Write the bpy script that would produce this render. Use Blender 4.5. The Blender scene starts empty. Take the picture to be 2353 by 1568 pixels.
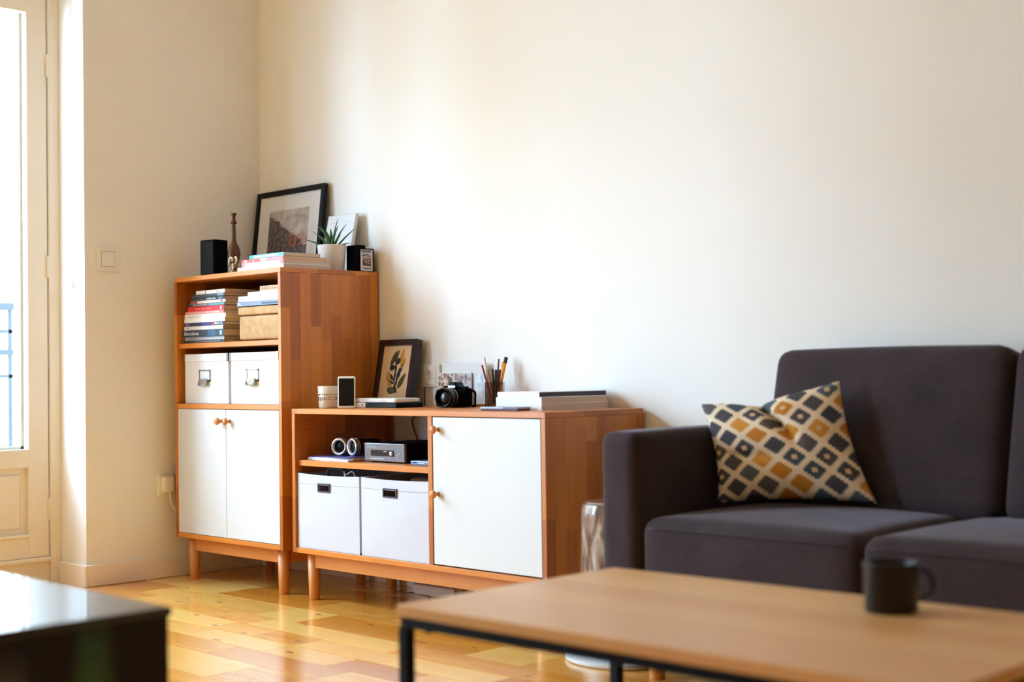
import bpy, bmesh, math, random
from mathutils import Vector, Matrix, Euler, noise as mnoise

random.seed(7)
PI = math.pi
scene = bpy.context.scene
C = scene.collection

# ------------------------------------------------------------------ camera
CAM = Vector((5.2422, -3.6592, 0.8444))
YAW, PITCH, ROLL = math.radians(-44.9556), math.radians(1.2803), math.radians(-0.7893)
FPX = 3221.94
fw = Vector((math.sin(YAW) * math.cos(PITCH), math.cos(YAW) * math.cos(PITCH), math.sin(PITCH)))
rt = Vector((math.cos(YAW), -math.sin(YAW), 0))
up = rt.cross(fw)
cr, sr = math.cos(ROLL), math.sin(ROLL)
R2, U2 = cr * rt + sr * up, -sr * rt + cr * up
cam_data = bpy.data.cameras.new('camera')
cam = bpy.data.objects.new('camera', cam_data)
C.objects.link(cam)
M4 = Matrix.Identity(4)
for i in range(3):
    M4[i][0], M4[i][1], M4[i][2], M4[i][3] = R2[i], U2[i], -fw[i], CAM[i]
cam.matrix_world = M4
cam_data.sensor_width = 36
cam_data.lens = FPX / 2353 * 36
cam_data.clip_start = 0.05
cam_data.clip_end = 200
cam_data.dof.use_dof = True
cam_data.dof.focus_distance = 5.25
cam_data.dof.aperture_fstop = 1.9
scene.camera = cam

# ------------------------------------------------------------------ light
world = bpy.data.worlds.new('sky')
scene.world = world
world.use_nodes = True
bg = world.node_tree.nodes['Background']
bg.inputs[0].default_value = (0.675, 0.98, 1.33, 1)
bg.inputs[1].default_value = 37.5
DOORS_Y = [(-0.86, -2.10), (-2.60, -4.70)]
for k, (ya, yb) in enumerate(DOORS_Y):
    pd = bpy.data.lights.new('door_window_offscreen', 'AREA')
    pd.shape = 'RECTANGLE'
    pd.size, pd.size_y = 2.5, abs(yb - ya)
    pd.cycles.is_portal = True
    po = bpy.data.objects.new('door_window_offscreen', pd)
    C.objects.link(po)
    po.location = (-0.32, (ya + yb) / 2, 1.25)
    po.rotation_euler = (0, -PI / 2, 0)
vs = scene.view_settings
vs.view_transform = 'Standard'
vs.look = 'None'
vs.exposure = 0.0
vs.gamma = 1.0
vs.use_curve_mapping = False
scene.cycles.use_denoising = True
scene.cycles.max_bounces = 10
scene.cycles.diffuse_bounces = 7
scene.cycles.glossy_bounces = 4
scene.cycles.transparent_max_bounces = 12
scene.cycles.caustics_reflective = False
scene.cycles.caustics_refractive = False
scene.cycles.sample_clamp_indirect = 6


# ------------------------------------------------------------------ material helpers
def lin(r, g, b):
    return tuple(((c / 255) / 12.92 if c / 255 <= 0.04045 else ((c / 255 + 0.055) / 1.055) ** 2.4) for c in (r, g, b)) + (1,)


MATS = {}


def base_mat(name):
    m = bpy.data.materials.new(name)
    m.use_nodes = True
    return m, m.node_tree, m.node_tree.nodes['Principled BSDF']


def plain(name, rgb, rough=0.5, metal=0.0, noise=0.0, nscale=20, bump=0.0, bscale=200, coat=0.0, spec=0.5):
    if name in MATS:
        return MATS[name]
    m, t, b = base_mat(name)
    N, L = t.nodes, t.links
    b.inputs['Roughness'].default_value = rough
    b.inputs['Metallic'].default_value = metal
    b.inputs['Coat Weight'].default_value = coat
    b.inputs['Specular IOR Level'].default_value = spec
    c = lin(*rgb)
    tc = N.new('ShaderNodeTexCoord')
    nz = N.new('ShaderNodeTexNoise')
    nz.inputs['Scale'].default_value = nscale
    nz.inputs['Detail'].default_value = 4
    L.new(tc.outputs['Object'], nz.inputs['Vector'])
    mx = N.new('ShaderNodeMix')
    mx.data_type = 'RGBA'
    k = 1 - max(noise, 0.02)
    mx.inputs[6].default_value = (c[0] * k, c[1] * k, c[2] * k, 1)
    mx.inputs[7].default_value = c
    L.new(nz.outputs['Fac'], mx.inputs[0])
    L.new(mx.outputs[2], b.inputs['Base Color'])
    if bump:
        n2 = N.new('ShaderNodeTexNoise')
        n2.inputs['Scale'].default_value = bscale
        n2.inputs['Detail'].default_value = 3
        L.new(tc.outputs['Object'], n2.inputs['Vector'])
        bp = N.new('ShaderNodeBump')
        bp.inputs['Strength'].default_value = bump
        bp.inputs['Distance'].default_value = 0.002
        L.new(n2.outputs['Fac'], bp.inputs['Height'])
        L.new(bp.outputs[0], b.inputs['Normal'])
    MATS[name] = m
    return m


def mathn(t, op, a, b=None, clamp=False):
    n = t.nodes.new('ShaderNodeMath')
    n.operation = op
    n.use_clamp = clamp
    for i, v in enumerate((a, b)):
        if v is None:
            continue
        if isinstance(v, (int, float)):
            n.inputs[i].default_value = v
        else:
            t.links.new(v, n.inputs[i])
    return n.outputs[0]


def ramp(t, fac, stops):
    r = t.nodes.new('ShaderNodeValToRGB')
    e = r.color_ramp.elements
    while len(e) < len(stops):
        e.new(0.5)
    for el, (p, c) in zip(e, stops):
        el.position = p
        el.color = c
    t.links.new(fac, r.inputs[0])
    return r.outputs[0]


def swiz(t, vec, order):
    s = t.nodes.new('ShaderNodeSeparateXYZ')
    t.links.new(vec, s.inputs[0])
    c = t.nodes.new('ShaderNodeCombineXYZ')
    for i, a in enumerate(order):
        t.links.new(s.outputs['xyz'.index(a)], c.inputs[i])
    return c.outputs[0]


def stave_wood(name, order, c1, c2, rough=0.38, stave=(0.42, 0.062), grain=1.0):
    """edge-glued wood: staves run along order[0], are stacked along order[1]"""
    m, t, b = base_mat(name)
    N, L = t.nodes, t.links
    tc = N.new('ShaderNodeTexCoord')
    v = swiz(t, tc.outputs['Object'], order)
    sx = N.new('ShaderNodeSeparateXYZ')
    L.new(v, sx.inputs[0])
    wn = N.new('ShaderNodeTexWhiteNoise')
    wn.noise_dimensions = '1D'
    L.new(mathn(t, 'FLOOR', mathn(t, 'DIVIDE', sx.outputs[1], stave[1])), wn.inputs['W'])
    cxyz = N.new('ShaderNodeCombineXYZ')
    L.new(mathn(t, 'ADD', sx.outputs[0], mathn(t, 'MULTIPLY', wn.outputs['Value'], stave[0] * 1.7)), cxyz.inputs[0])
    L.new(sx.outputs[1], cxyz.inputs[1])
    br = N.new('ShaderNodeTexBrick')
    br.offset = 0.0
    br.offset_frequency = 2
    br.inputs['Scale'].default_value = 1
    br.inputs['Mortar Size'].default_value = 0.0
    br.inputs['Brick Width'].default_value = stave[0]
    br.inputs['Row Height'].default_value = stave[1]
    br.inputs['Bias'].default_value = 0.0
    br.inputs['Color1'].default_value = (0, 0, 0, 1)
    br.inputs['Color2'].default_value = (1, 1, 1, 1)
    L.new(cxyz.outputs[0], br.inputs['Vector'])
    mp = N.new('ShaderNodeMapping')
    mp.inputs['Scale'].default_value = (2.2, 38, 38)
    L.new(v, mp.inputs[0])
    nz = N.new('ShaderNodeTexNoise')
    nz.inputs['Scale'].default_value = 1.6
    nz.inputs['Detail'].default_value = 5
    nz.inputs['Roughness'].default_value = 0.6
    nz.inputs['Distortion'].default_value = 0.6
    L.new(mp.outputs[0], nz.inputs['Vector'])
    sep = N.new('ShaderNodeSeparateColor')
    L.new(br.outputs['Color'], sep.inputs[0])
    f = mathn(t, 'ADD', mathn(t, 'MULTIPLY', sep.outputs[0], 0.55), mathn(t, 'MULTIPLY', nz.outputs['Fac'], 0.55 * grain), True)
    L.new(ramp(t, f, [(0.05, lin(*c1)), (0.95, lin(*c2))]), b.inputs['Base Color'])
    b.inputs['Roughness'].default_value = rough
    bp = N.new('ShaderNodeBump')
    bp.inputs['Strength'].default_value = 0.08
    bp.inputs['Distance'].default_value = 0.001
    L.new(nz.outputs['Fac'], bp.inputs['Height'])
    L.new(bp.outputs[0], b.inputs['Normal'])
    MATS[name] = m
    return m


W1, W2 = (138, 64, 8), (212, 130, 48)
stave_wood('oak_vertical', 'zyx', W1, W2, stave=(0.36, 0.05))
stave_wood('oak_vertical_facing', 'zxy', W1, W2)
stave_wood('oak_along', 'xyz', W1, W2)
stave_wood('oak_plain', 'zxy', (186, 112, 46), (212, 142, 74), stave=(3, 3))
stave_wood('oak_rail', 'xzy', (182, 108, 44), (212, 142, 74), stave=(3, 3))
stave_wood('table_oak', 'xyz', (202, 142, 82), (228, 180, 122), rough=0.33, stave=(2.5, 0.11), grain=0.9)
stave_wood('dark_frame_wood', 'zxy', (22, 8, 6), (44, 16, 10), rough=0.35, stave=(3, 3))


def plank_mat():
    m, t, b = base_mat('floor_oak')
    N, L = t.nodes, t.links
    tc = N.new('ShaderNodeTexCoord')
    oi = N.new('ShaderNodeObjectInfo')
    rnd = oi.outputs['Random']
    off = N.new('ShaderNodeVectorMath')
    off.operation = 'ADD'
    cx = N.new('ShaderNodeCombineXYZ')
    L.new(mathn(t, 'MULTIPLY', rnd, 37.0), cx.inputs[0])
    L.new(mathn(t, 'MULTIPLY', rnd, 91.0), cx.inputs[1])
    geo = N.new('ShaderNodeNewGeometry')
    L.new(geo.outputs['Position'], off.inputs[0])
    L.new(cx.outputs[0], off.inputs[1])
    mp = N.new('ShaderNodeMapping')
    mp.inputs['Scale'].default_value = (2.2, 15, 3)
    L.new(off.outputs[0], mp.inputs[0])
    nz = N.new('ShaderNodeTexNoise')
    nz.inputs['Scale'].default_value = 1.3
    nz.inputs['Detail'].default_value = 5
    nz.inputs['Distortion'].default_value = 0.35
    L.new(mp.outputs[0], nz.inputs['Vector'])
    f = mathn(t, 'ADD', mathn(t, 'MULTIPLY', rnd, 0.75), mathn(t, 'MULTIPLY', nz.outputs['Fac'], 0.5), True)
    col = ramp(t, f, [(0.08, lin(164, 88, 18)), (0.5, lin(220, 144, 48)), (1.0, lin(246, 194, 104))])
    # knots: rare dark flecks
    mk = N.new('ShaderNodeMapping')
    mk.inputs['Scale'].default_value = (5.0, 13, 1)
    L.new(off.outputs[0], mk.inputs[0])
    vo = N.new('ShaderNodeTexVoronoi')
    vo.voronoi_dimensions = '2D'
    vo.inputs['Scale'].default_value = 1.0
    L.new(mk.outputs[0], vo.inputs['Vector'])
    sp = N.new('ShaderNodeSeparateColor')
    L.new(vo.outputs['Color'], sp.inputs[0])
    near = mathn(t, 'LESS_THAN', mathn(t, 'ADD', vo.outputs['Distance'], mathn(t, 'MULTIPLY', nz.outputs['Fac'], 0.12)), 0.15)
    rare = mathn(t, 'GREATER_THAN', sp.outputs[0], 0.82)
    kn = mathn(t, 'MULTIPLY', mathn(t, 'MULTIPLY', near, rare), 0.75)
    mx = N.new('ShaderNodeMix')
    mx.data_type = 'RGBA'
    L.new(kn, mx.inputs[0])
    L.new(col, mx.inputs[6])
    mx.inputs[7].default_value = lin(92, 46, 20)
    L.new(mx.outputs[2], b.inputs['Base Color'])
    b.inputs['Roughness'].default_value = 0.22
    b.inputs['Specular IOR Level'].default_value = 0.55
    b.inputs['Coat Weight'].default_value = 0.8
    b.inputs['Coat Roughness'].default_value = 0.17
    bp = N.new('ShaderNodeBump')
    bp.inputs['Strength'].default_value = 0.05
    bp.inputs['Distance'].default_value = 0.002
    L.new(nz.outputs['Fac'], bp.inputs['Height'])
    L.new(bp.outputs[0], b.inputs['Normal'])
    MATS['floor_oak'] = m


plank_mat()
plain('wall_paint', (238, 234, 228), 0.9, noise=0.03, nscale=3, bump=0.25, bscale=90)
plain('ceiling_paint', (240, 236, 230), 0.95)
plain('joinery_paint', (236, 226, 212), 0.45, noise=0.03, bump=0.06, bscale=60)
plain('white_lacquer', (206, 205, 203), 0.4)
plain('white_plastic', (232, 226, 216), 0.35)
plain('white_card', (222, 220, 219), 0.7, bump=0.1)
plain('white_fabric', (197, 197, 203), 0.95, noise=0.04, bump=0.35, bscale=500)
plain('chrome', (200, 198, 200), 0.22, 1.0)
plain('holder_metal', (150, 138, 130), 0.38, 0.8)
plain('black_plastic', (6, 5, 6), 0.42, spec=0.18)
plain('black_matte', (10, 9, 10), 0.8, noise=0.2, spec=0.06)
plain('black_gloss', (4, 4, 5), 0.16, spec=0.4)
plain('black_metal', (8, 6, 6), 0.5, 0.0, spec=0.15)
plain('paper_edge', (214, 190, 160), 0.9, noise=0.12, nscale=300)
plain('paper_grey', (206, 188, 172), 0.9, noise=0.1, nscale=300)
plain('green_leaf', (58, 104, 40), 0.45, noise=0.4, nscale=8)
plain('dark_box', (20, 11, 10), 0.55, noise=0.2, spec=0.3)
plain('dark_box_top', (20, 11, 10), 0.3, coat=0.5)
plain('soil', (48, 34, 26), 0.95, noise=0.5, nscale=80)
plain('pot_clay', (222, 210, 196), 0.75, noise=0.06, nscale=30)
plain('iron', (30, 34, 38), 0.55, 0.3)
plain('facade', (156, 138, 116), 0.9, noise=0.06, nscale=2)
plain('stone', (200, 194, 186), 0.9, noise=0.1)


def fabric_mat():
    m, t, b = base_mat('sofa_fabric')
    N, L = t.nodes, t.links
    tc = N.new('ShaderNodeTexCoord')
    acc = None
    for sc in ((260, 1400, 1400), (1400, 260, 1400), (1400, 1400, 260)):
        mp = N.new('ShaderNodeMapping')
        mp.inputs['Scale'].default_value = tuple(s * 0.22 for s in sc)
        L.new(tc.outputs['Object'], mp.inputs[0])
        nz = N.new('ShaderNodeTexNoise')
        nz.inputs['Scale'].default_value = 1
        nz.inputs['Detail'].default_value = 2
        L.new(mp.outputs[0], nz.inputs['Vector'])
        acc = nz.outputs['Fac'] if acc is None else mathn(t, 'ADD', acc, nz.outputs['Fac'])
    n2 = N.new('ShaderNodeTexNoise')
    n2.inputs['Scale'].default_value = 9
    n2.inputs['Detail'].default_value = 3
    L.new(tc.outputs['Object'], n2.inputs['Vector'])
    f = mathn(t, 'ADD', mathn(t, 'MULTIPLY', acc, 0.24), mathn(t, 'MULTIPLY', n2.outputs['Fac'], 0.3), True)
    L.new(ramp(t, f, [(0.25, lin(34, 26, 27)), (0.75, lin(74, 61, 64))]), b.inputs['Base Color'])
    b.inputs['Roughness'].default_value = 0.95
    b.inputs['Sheen Weight'].default_value = 0.4
    b.inputs['Sheen Roughness'].default_value = 0.3
    b.inputs['Sheen Tint'].default_value = lin(214, 200, 208)
    b.inputs['Specular IOR Level'].default_value = 0.2
    bp = N.new('ShaderNodeBump')
    bp.inputs['Strength'].default_value = 0.3
    bp.inputs['Distance'].default_value = 0.002
    L.new(acc, bp.inputs['Height'])
    L.new(bp.outputs[0], b.inputs['Normal'])
    MATS['sofa_fabric'] = m


fabric_mat()


def kilim_mat():
    """cream cushion cloth with stepped diamonds in slate, brown-grey and ochre"""
    m, t, b = base_mat('kilim')
    N, L = t.nodes, t.links
    uv = N.new('ShaderNodeUVMap')
    nz = N.new('ShaderNodeTexNoise')
    nz.inputs['Scale'].default_value = 3
    L.new(uv.outputs[0], nz.inputs['Vector'])
    sp = N.new('ShaderNodeSeparateXYZ')
    L.new(uv.outputs[0], sp.inputs[0])
    nper, nst = 4.6, 12.0   # diamonds across, steps per period
    q = []
    for i, k in ((0, nper), (1, nper * 0.92)):
        s = mathn(t, 'ADD', mathn(t, 'MULTIPLY', sp.outputs[i], k), 0.31 + 0.2 * i)
        q.append(mathn(t, 'DIVIDE', mathn(t, 'ADD', mathn(t, 'FLOOR', mathn(t, 'MULTIPLY', s, nst)), 0.5), nst))
    ds, ids = [], []
    for sh in (0.0, 0.5):
        a = [mathn(t, 'ADD', x, sh + 5) for x in q]
        fr = [mathn(t, 'ABSOLUTE', mathn(t, 'SUBTRACT', mathn(t, 'FRACT', x), 0.5)) for x in a]
        ds.append(mathn(t, 'ADD', fr[0], fr[1]))
        cb = N.new('ShaderNodeCombineXYZ')
        for i in (0, 1):
            L.new(mathn(t, 'FLOOR', a[i]), cb.inputs[i])
        cb.inputs[2].default_value = 3.7 + sh
        wn = N.new('ShaderNodeTexWhiteNoise')
        L.new(cb.outputs[0], wn.inputs['Vector'])
        ids.append(wn.outputs['Value'])
    first = mathn(t, 'LESS_THAN', ds[0], ds[1])
    d = mathn(t, 'MINIMUM', ds[0], ds[1])
    idv = mathn(t, 'ADD', mathn(t, 'MULTIPLY', first, ids[0]), mathn(t, 'MULTIPLY', mathn(t, 'SUBTRACT', 1.0, first), ids[1]))
    inside = mathn(t, 'LESS_THAN', d, 0.36)
    core = mathn(t, 'MULTIPLY', mathn(t, 'LESS_THAN', d, 0.14), mathn(t, 'GREATER_THAN', mathn(t, 'FRACT', mathn(t, 'MULTIPLY', idv, 7.3)), 0.7))
    motif = ramp(t, idv, [(0.0, lin(76, 72, 78)), (0.26, lin(92, 84, 84)), (0.44, lin(70, 78, 88)), (0.62, lin(84, 92, 100)), (0.78, lin(188, 122, 46)), (0.92, lin(200, 138, 58))])
    motif.node.color_ramp.interpolation = 'CONSTANT'
    cream = ramp(t, nz.outputs['Fac'], [(0.3, lin(222, 198, 166)), (0.7, lin(240, 222, 194))])
    m1 = N.new('ShaderNodeMix')
    m1.data_type = 'RGBA'
    L.new(inside, m1.inputs[0])
    L.new(cream, m1.inputs[6])
    L.new(motif, m1.inputs[7])
    m2 = N.new('ShaderNodeMix')
    m2.data_type = 'RGBA'
    L.new(core, m2.inputs[0])
    L.new(m1.outputs[2], m2.inputs[6])
    m2.inputs[7].default_value = lin(214, 178, 136)
    L.new(m2.outputs[2], b.inputs['Base Color'])
    b.inputs['Roughness'].default_value = 0.95
    b.inputs['Specular IOR Level'].default_value = 0.2
    MATS['kilim'] = m


kilim_mat()


def wicker_mat():
    m, t, b = base_mat('wicker')
    N, L = t.nodes, t.links
    tc = N.new('ShaderNodeTexCoord')
    wv = []
    for i, ax in ((0, 'X'), (1, 'Z')):
        w = N.new('ShaderNodeTexWave')
        w.bands_direction = ax
        w.inputs['Scale'].default_value = 75
        w.inputs['Distortion'].default_value = 1.5
        L.new(tc.outputs['Object'], w.inputs['Vector'])
        wv.append(w.outputs['Fac'])
    f = mathn(t, 'MULTIPLY', wv[0], wv[1])
    nz = N.new('ShaderNodeTexNoise')
    nz.inputs['Scale'].default_value = 40
    L.new(tc.outputs['Object'], nz.inputs['Vector'])
    f2 = mathn(t, 'ADD', mathn(t, 'MULTIPLY', f, 0.6), mathn(t, 'MULTIPLY', nz.outputs['Fac'], 0.5), True)
    L.new(ramp(t, f2, [(0.1, lin(150, 100, 52)), (0.8, lin(226, 182, 122))]), b.inputs['Base Color'])
    b.inputs['Roughness'].default_value = 0.7
    bp = N.new('ShaderNodeBump')
    bp.inputs['Strength'].default_value = 0.5
    bp.inputs['Distance'].default_value = 0.002
    L.new(f, bp.inputs['Height'])
    L.new(bp.outputs[0], b.inputs['Normal'])
    MATS['wicker'] = m


wicker_mat()


def bark_mat():
    m, t, b = base_mat('bark')
    N, L = t.nodes, t.links
    tc = N.new('ShaderNodeTexCoord')
    mp = N.new('ShaderNodeMapping')
    mp.inputs['Scale'].default_value = (22, 22, 7)
    L.new(tc.outputs['Object'], mp.inputs[0])
    nz = N.new('ShaderNodeTexNoise')
    nz.inputs['Scale'].default_value = 1.4
    nz.inputs['Detail'].default_value = 5
    nz.inputs['Distortion'].default_value = 0.8
    L.new(mp.outputs[0], nz.inputs['Vector'])
    L.new(ramp(t, nz.outputs['Fac'], [(0.38, lin(66, 40, 30)), (0.50, lin(122, 92, 74)), (0.60, lin(156, 134, 118)), (0.70, lin(192, 182, 172))]), b.inputs['Base Color'])
    b.inputs['Roughness'].default_value = 0.3
    b.inputs['Coat Weight'].default_value = 0.6
    b.inputs['Coat Roughness'].default_value = 0.1
    bp = N.new('ShaderNodeBump')
    bp.inputs['Strength'].default_value = 0.4
    bp.inputs['Distance'].default_value = 0.004
    L.new(nz.outputs['Fac'], bp.inputs['Height'])
    L.new(bp.outputs[0], b.inputs['Normal'])
    MATS['bark'] = m


bark_mat()


def mountain_mat():
    """flat print: grey sky, dark slopes, a band of orange trees (x across, z up, print centred on 0)"""
    m, t, b = base_mat('mountain_print')
    N, L = t.nodes, t.links
    tc = N.new('ShaderNodeTexCoord')
    sp = N.new('ShaderNodeSeparateXYZ')
    L.new(tc.outputs['Object'], sp.inputs[0])
    nz = N.new('ShaderNodeTexNoise')
    nz.inputs['Scale'].default_value = 22
    nz.inputs['Detail'].default_value = 6
    L.new(tc.outputs['Object'], nz.inputs['Vector'])
    n2 = N.new('ShaderNodeTexNoise')
    n2.inputs['Scale'].default_value = 60
    n2.inputs['Detail'].default_value = 5
    L.new(tc.outputs['Object'], n2.inputs['Vector'])
    x, z, n = sp.outputs[0], sp.outputs[2], nz.outputs['Fac']
    hb = mathn(t, 'ADD', mathn(t, 'MULTIPLY', x, -0.55), mathn(t, 'MULTIPLY', mathn(t, 'SUBTRACT', n, 0.5), 0.09))
    below = mathn(t, 'LESS_THAN', z, mathn(t, 'ADD', hb, 0.016))
    sky = ramp(t, n, [(0.3, lin(150, 136, 132)), (0.7, lin(206, 196, 190))])
    rock = ramp(t, n2.outputs['Fac'], [(0.35, lin(38, 32, 36)), (0.65, lin(118, 102, 100))])
    inx = mathn(t, 'MULTIPLY', mathn(t, 'GREATER_THAN', x, mathn(t, 'ADD', -0.10, mathn(t, 'MULTIPLY', n, 0.2))), mathn(t, 'LESS_THAN', mathn(t, 'ABSOLUTE', mathn(t, 'ADD', z, mathn(t, 'ADD', 0.028, mathn(t, 'MULTIPLY', mathn(t, 'SUBTRACT', n2.outputs['Fac'], 0.5), 0.09)))), 0.026))
    m1 = N.new('ShaderNodeMix'); m1.data_type = 'RGBA'
    L.new(below, m1.inputs[0]); L.new(sky, m1.inputs[6]); L.new(rock, m1.inputs[7])
    m2 = N.new('ShaderNodeMix'); m2.data_type = 'RGBA'
    L.new(mathn(t, 'MULTIPLY', inx, ramp(t, n2.outputs['Fac'], [(0.44, (0, 0, 0, 1)), (0.54, (.75, .75, .75, 1))])), m2.inputs[0]); L.new(m1.outputs[2], m2.inputs[6]); m2.inputs[7].default_value = lin(176, 92, 46)
    L.new(m2.outputs[2], b.inputs['Base Color'])
    b.inputs['Roughness'].default_value = 0.6
    MATS['mountain_print'] = m


mountain_mat()


def speckle_print(name, stops, scale=60):
    m, t, b = base_mat(name)
    N, L = t.nodes, t.links
    tc = N.new('ShaderNodeTexCoord')
    nz = N.new('ShaderNodeTexNoise')
    nz.inputs['Scale'].default_value = scale
    nz.inputs['Detail'].default_value = 3
    L.new(tc.outputs['Object'], nz.inputs['Vector'])
    o = ramp(t, nz.outputs['Fac'], stops)
    L.new(o, b.inputs['Base Color'])
    b.inputs['Roughness'].default_value = 0.35
    MATS[name] = m


speckle_print('crowd_print', [(0.34, lin(40, 32, 32)), (0.46, lin(150, 104, 78)), (0.55, lin(206, 176, 150)), (0.68, lin(228, 214, 200))], 55)
speckle_print('street_print', [(0.34, lin(60, 64, 86)), (0.48, lin(150, 130, 130)), (0.6, lin(206, 186, 170)), (0.7, lin(140, 170, 196))], 45)
speckle_print('portrait_print', [(0.36, lin(40, 34, 36)), (0.52, lin(120, 92, 72)), (0.64, lin(204, 168, 136))], 70)
speckle_print('pale_print', [(0.35, lin(176, 196, 204)), (0.6, lin(226, 230, 232))], 50)


def glass_mat(name, tint=(1, 1, 1), ior=1.45):
    m = bpy.data.materials.new(name)
    m.use_nodes = True
    t = m.node_tree
    N, L = t.nodes, t.links
    N.clear()
    out = N.new('ShaderNodeOutputMaterial')
    tr = N.new('ShaderNodeBsdfTransparent')
    tr.inputs[0].default_value = (*tint, 1)
    gl = N.new('ShaderNodeBsdfGlossy')
    gl.inputs['Roughness'].default_value = 0.02
    lw = N.new('ShaderNodeLayerWeight')
    lw.inputs[0].default_value = 0.5
    fres = mathn(t, 'ADD', mathn(t, 'MULTIPLY', mathn(t, 'POWER', lw.outputs['Facing'], 5.0), 0.96), 0.03)
    mx = N.new('ShaderNodeMixShader')
    L.new(fres, mx.inputs[0])
    L.new(tr.outputs[0], mx.inputs[1])
    L.new(gl.outputs[0], mx.inputs[2])
    L.new(mx.outputs[0], out.inputs[0])
    MATS[name] = m


glass_mat('window_glass', (0.97, 0.99, 0.99))
glass_mat('acrylic', (0.78, 0.72, 0.72))


# ------------------------------------------------------------------ mesh helpers
def bx(bm, x0, x1, y0, y1, z0, z1, bev=0.0, seg=1):
    r = bmesh.ops.create_cube(bm, size=1.0)
    vsx = r['verts']
    for v in vsx:
        v.co = Vector(((x0 + x1) / 2 + v.co.x * (x1 - x0), (y0 + y1) / 2 + v.co.y * (y1 - y0), (z0 + z1) / 2 + v.co.z * (z1 - z0)))
    if bev:
        es = list({e for v in vsx for e in v.link_edges})
        bmesh.ops.bevel(bm, geom=es, offset=bev, segments=seg, affect='EDGES', profile=0.5)
    return bm


def box(x0, x1, y0, y1, z0, z1, bev=0.0, seg=1):
    return bx(bmesh.new(), x0, x1, y0, y1, z0, z1, bev, seg)


def obj(name, bm, mat, parent=None, smooth=False, mtx=None):
    me = bpy.data.meshes.new(name)
    if mtx is not None:
        bm.transform(mtx)
    bmesh.ops.recalc_face_normals(bm, faces=bm.faces)
    bm.to_mesh(me)
    bm.free()
    if smooth:
        for p in me.polygons:
            p.use_smooth = True
    me.materials.append(MATS[mat] if isinstance(mat, str) else mat)
    o = bpy.data.objects.new(name, me)
    C.objects.link(o)
    if parent is not None:
        o.parent = parent
    return o


def auto_smooth(o, ang=40):
    me = o.data
    for p in me.polygons:
        p.use_smooth = True
    me.set_sharp_from_angle(angle=math.radians(ang))
    return o


def thing(name, label, cat, loc=(0, 0, 0), rotz=0.0, group=None, rot=None):
    o = bpy.data.objects.new(name, None)
    C.objects.link(o)
    o.empty_display_size = 0.05
    o.location = loc
    o.rotation_euler = rot if rot else (0, 0, rotz)
    o['label'] = label
    o['category'] = cat
    if group:
        o['group'] = group
    return o


def tag(o, label, cat, group=None):
    o['label'] = label
    o['category'] = cat
    if group:
        o['group'] = group
    return o


def struct(o):
    o['kind'] = 'structure'
    return o


def sroot(name, loc=(0, 0, 0)):
    o = bpy.data.objects.new(name, None)
    C.objects.link(o)
    o.location = loc
    o['kind'] = 'structure'
    return o


def lathe(profile, n=24, bm=None, cap=True):
    """profile: list of (r, z)"""
    bm = bm or bmesh.new()
    rings = []
    for r, z in profile:
        if r < 1e-5:
            rings.append([bm.verts.new((0, 0, z))])
        else:
            rings.append([bm.verts.new((r * math.cos(2 * PI * k / n), r * math.sin(2 * PI * k / n), z)) for k in range(n)])
    for a, b2 in zip(rings, rings[1:]):
        for k in range(n):
            k2 = (k + 1) % n
            if len(a) == 1 and len(b2) == 1:
                continue
            if len(a) == 1:
                bm.faces.new((a[0], b2[k2], b2[k]))
            elif len(b2) == 1:
                bm.faces.new((a[k], a[k2], b2[0]))
            else:
                bm.faces.new((a[k], a[k2], b2[k2], b2[k]))
    if cap:
        for ring in (rings[0], rings[-1]):
            if len(ring) > 1:
                bm.faces.new(ring)
    return bm


def tube(pts, r, n=8, bm=None, closed=False):
    """r: a number or a list of radii"""
    bm = bm or bmesh.new()
    P = [Vector(p) for p in pts]
    m = len(P)
    rs = r if isinstance(r, (list, tuple)) else [r] * m
    prev = None
    rings = []
    for i in range(m):
        a = P[(i - 1) % m] if (closed or i > 0) else P[i]
        b2 = P[(i + 1) % m] if (closed or i < m - 1) else P[i]
        d = (b2 - a).normalized()
        if prev is None:
            ref = Vector((0, 0, 1)) if abs(d.z) < 0.9 else Vector((1, 0, 0))
            u = d.cross(ref).normalized()
        else:
            u = (prev - d * prev.dot(d)).normalized()
        prev = u
        w = d.cross(u)
        rings.append([bm.verts.new(P[i] + rs[i] * (math.cos(2 * PI * k / n) * u + math.sin(2 * PI * k / n) * w)) for k in range(n)])
    for i in range(m if closed else m - 1):
        a, b2 = rings[i], rings[(i + 1) % m]
        for k in range(n):
            k2 = (k + 1) % n
            bm.faces.new((a[k], a[k2], b2[k2], b2[k]))
    if not closed:
        bm.faces.new(rings[0])
        bm.faces.new(rings[-1])
    return bm


def smooth_path(pts, sub=6):
    P = [Vector(p) for p in pts]
    out = []
    for i in range(len(P) - 1):
        p0, p1, p2, p3 = P[max(i - 1, 0)], P[i], P[i + 1], P[min(i + 2, len(P) - 1)]
        for k in range(sub):
            s = k / sub
            out.append(0.5 * ((2 * p1) + (-p0 + p2) * s + (2 * p0 - 5 * p1 + 4 * p2 - p3) * s * s + (-p0 + 3 * p1 - 3 * p2 + p3) * s ** 3))
    out.append(P[-1])
    return out


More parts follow.
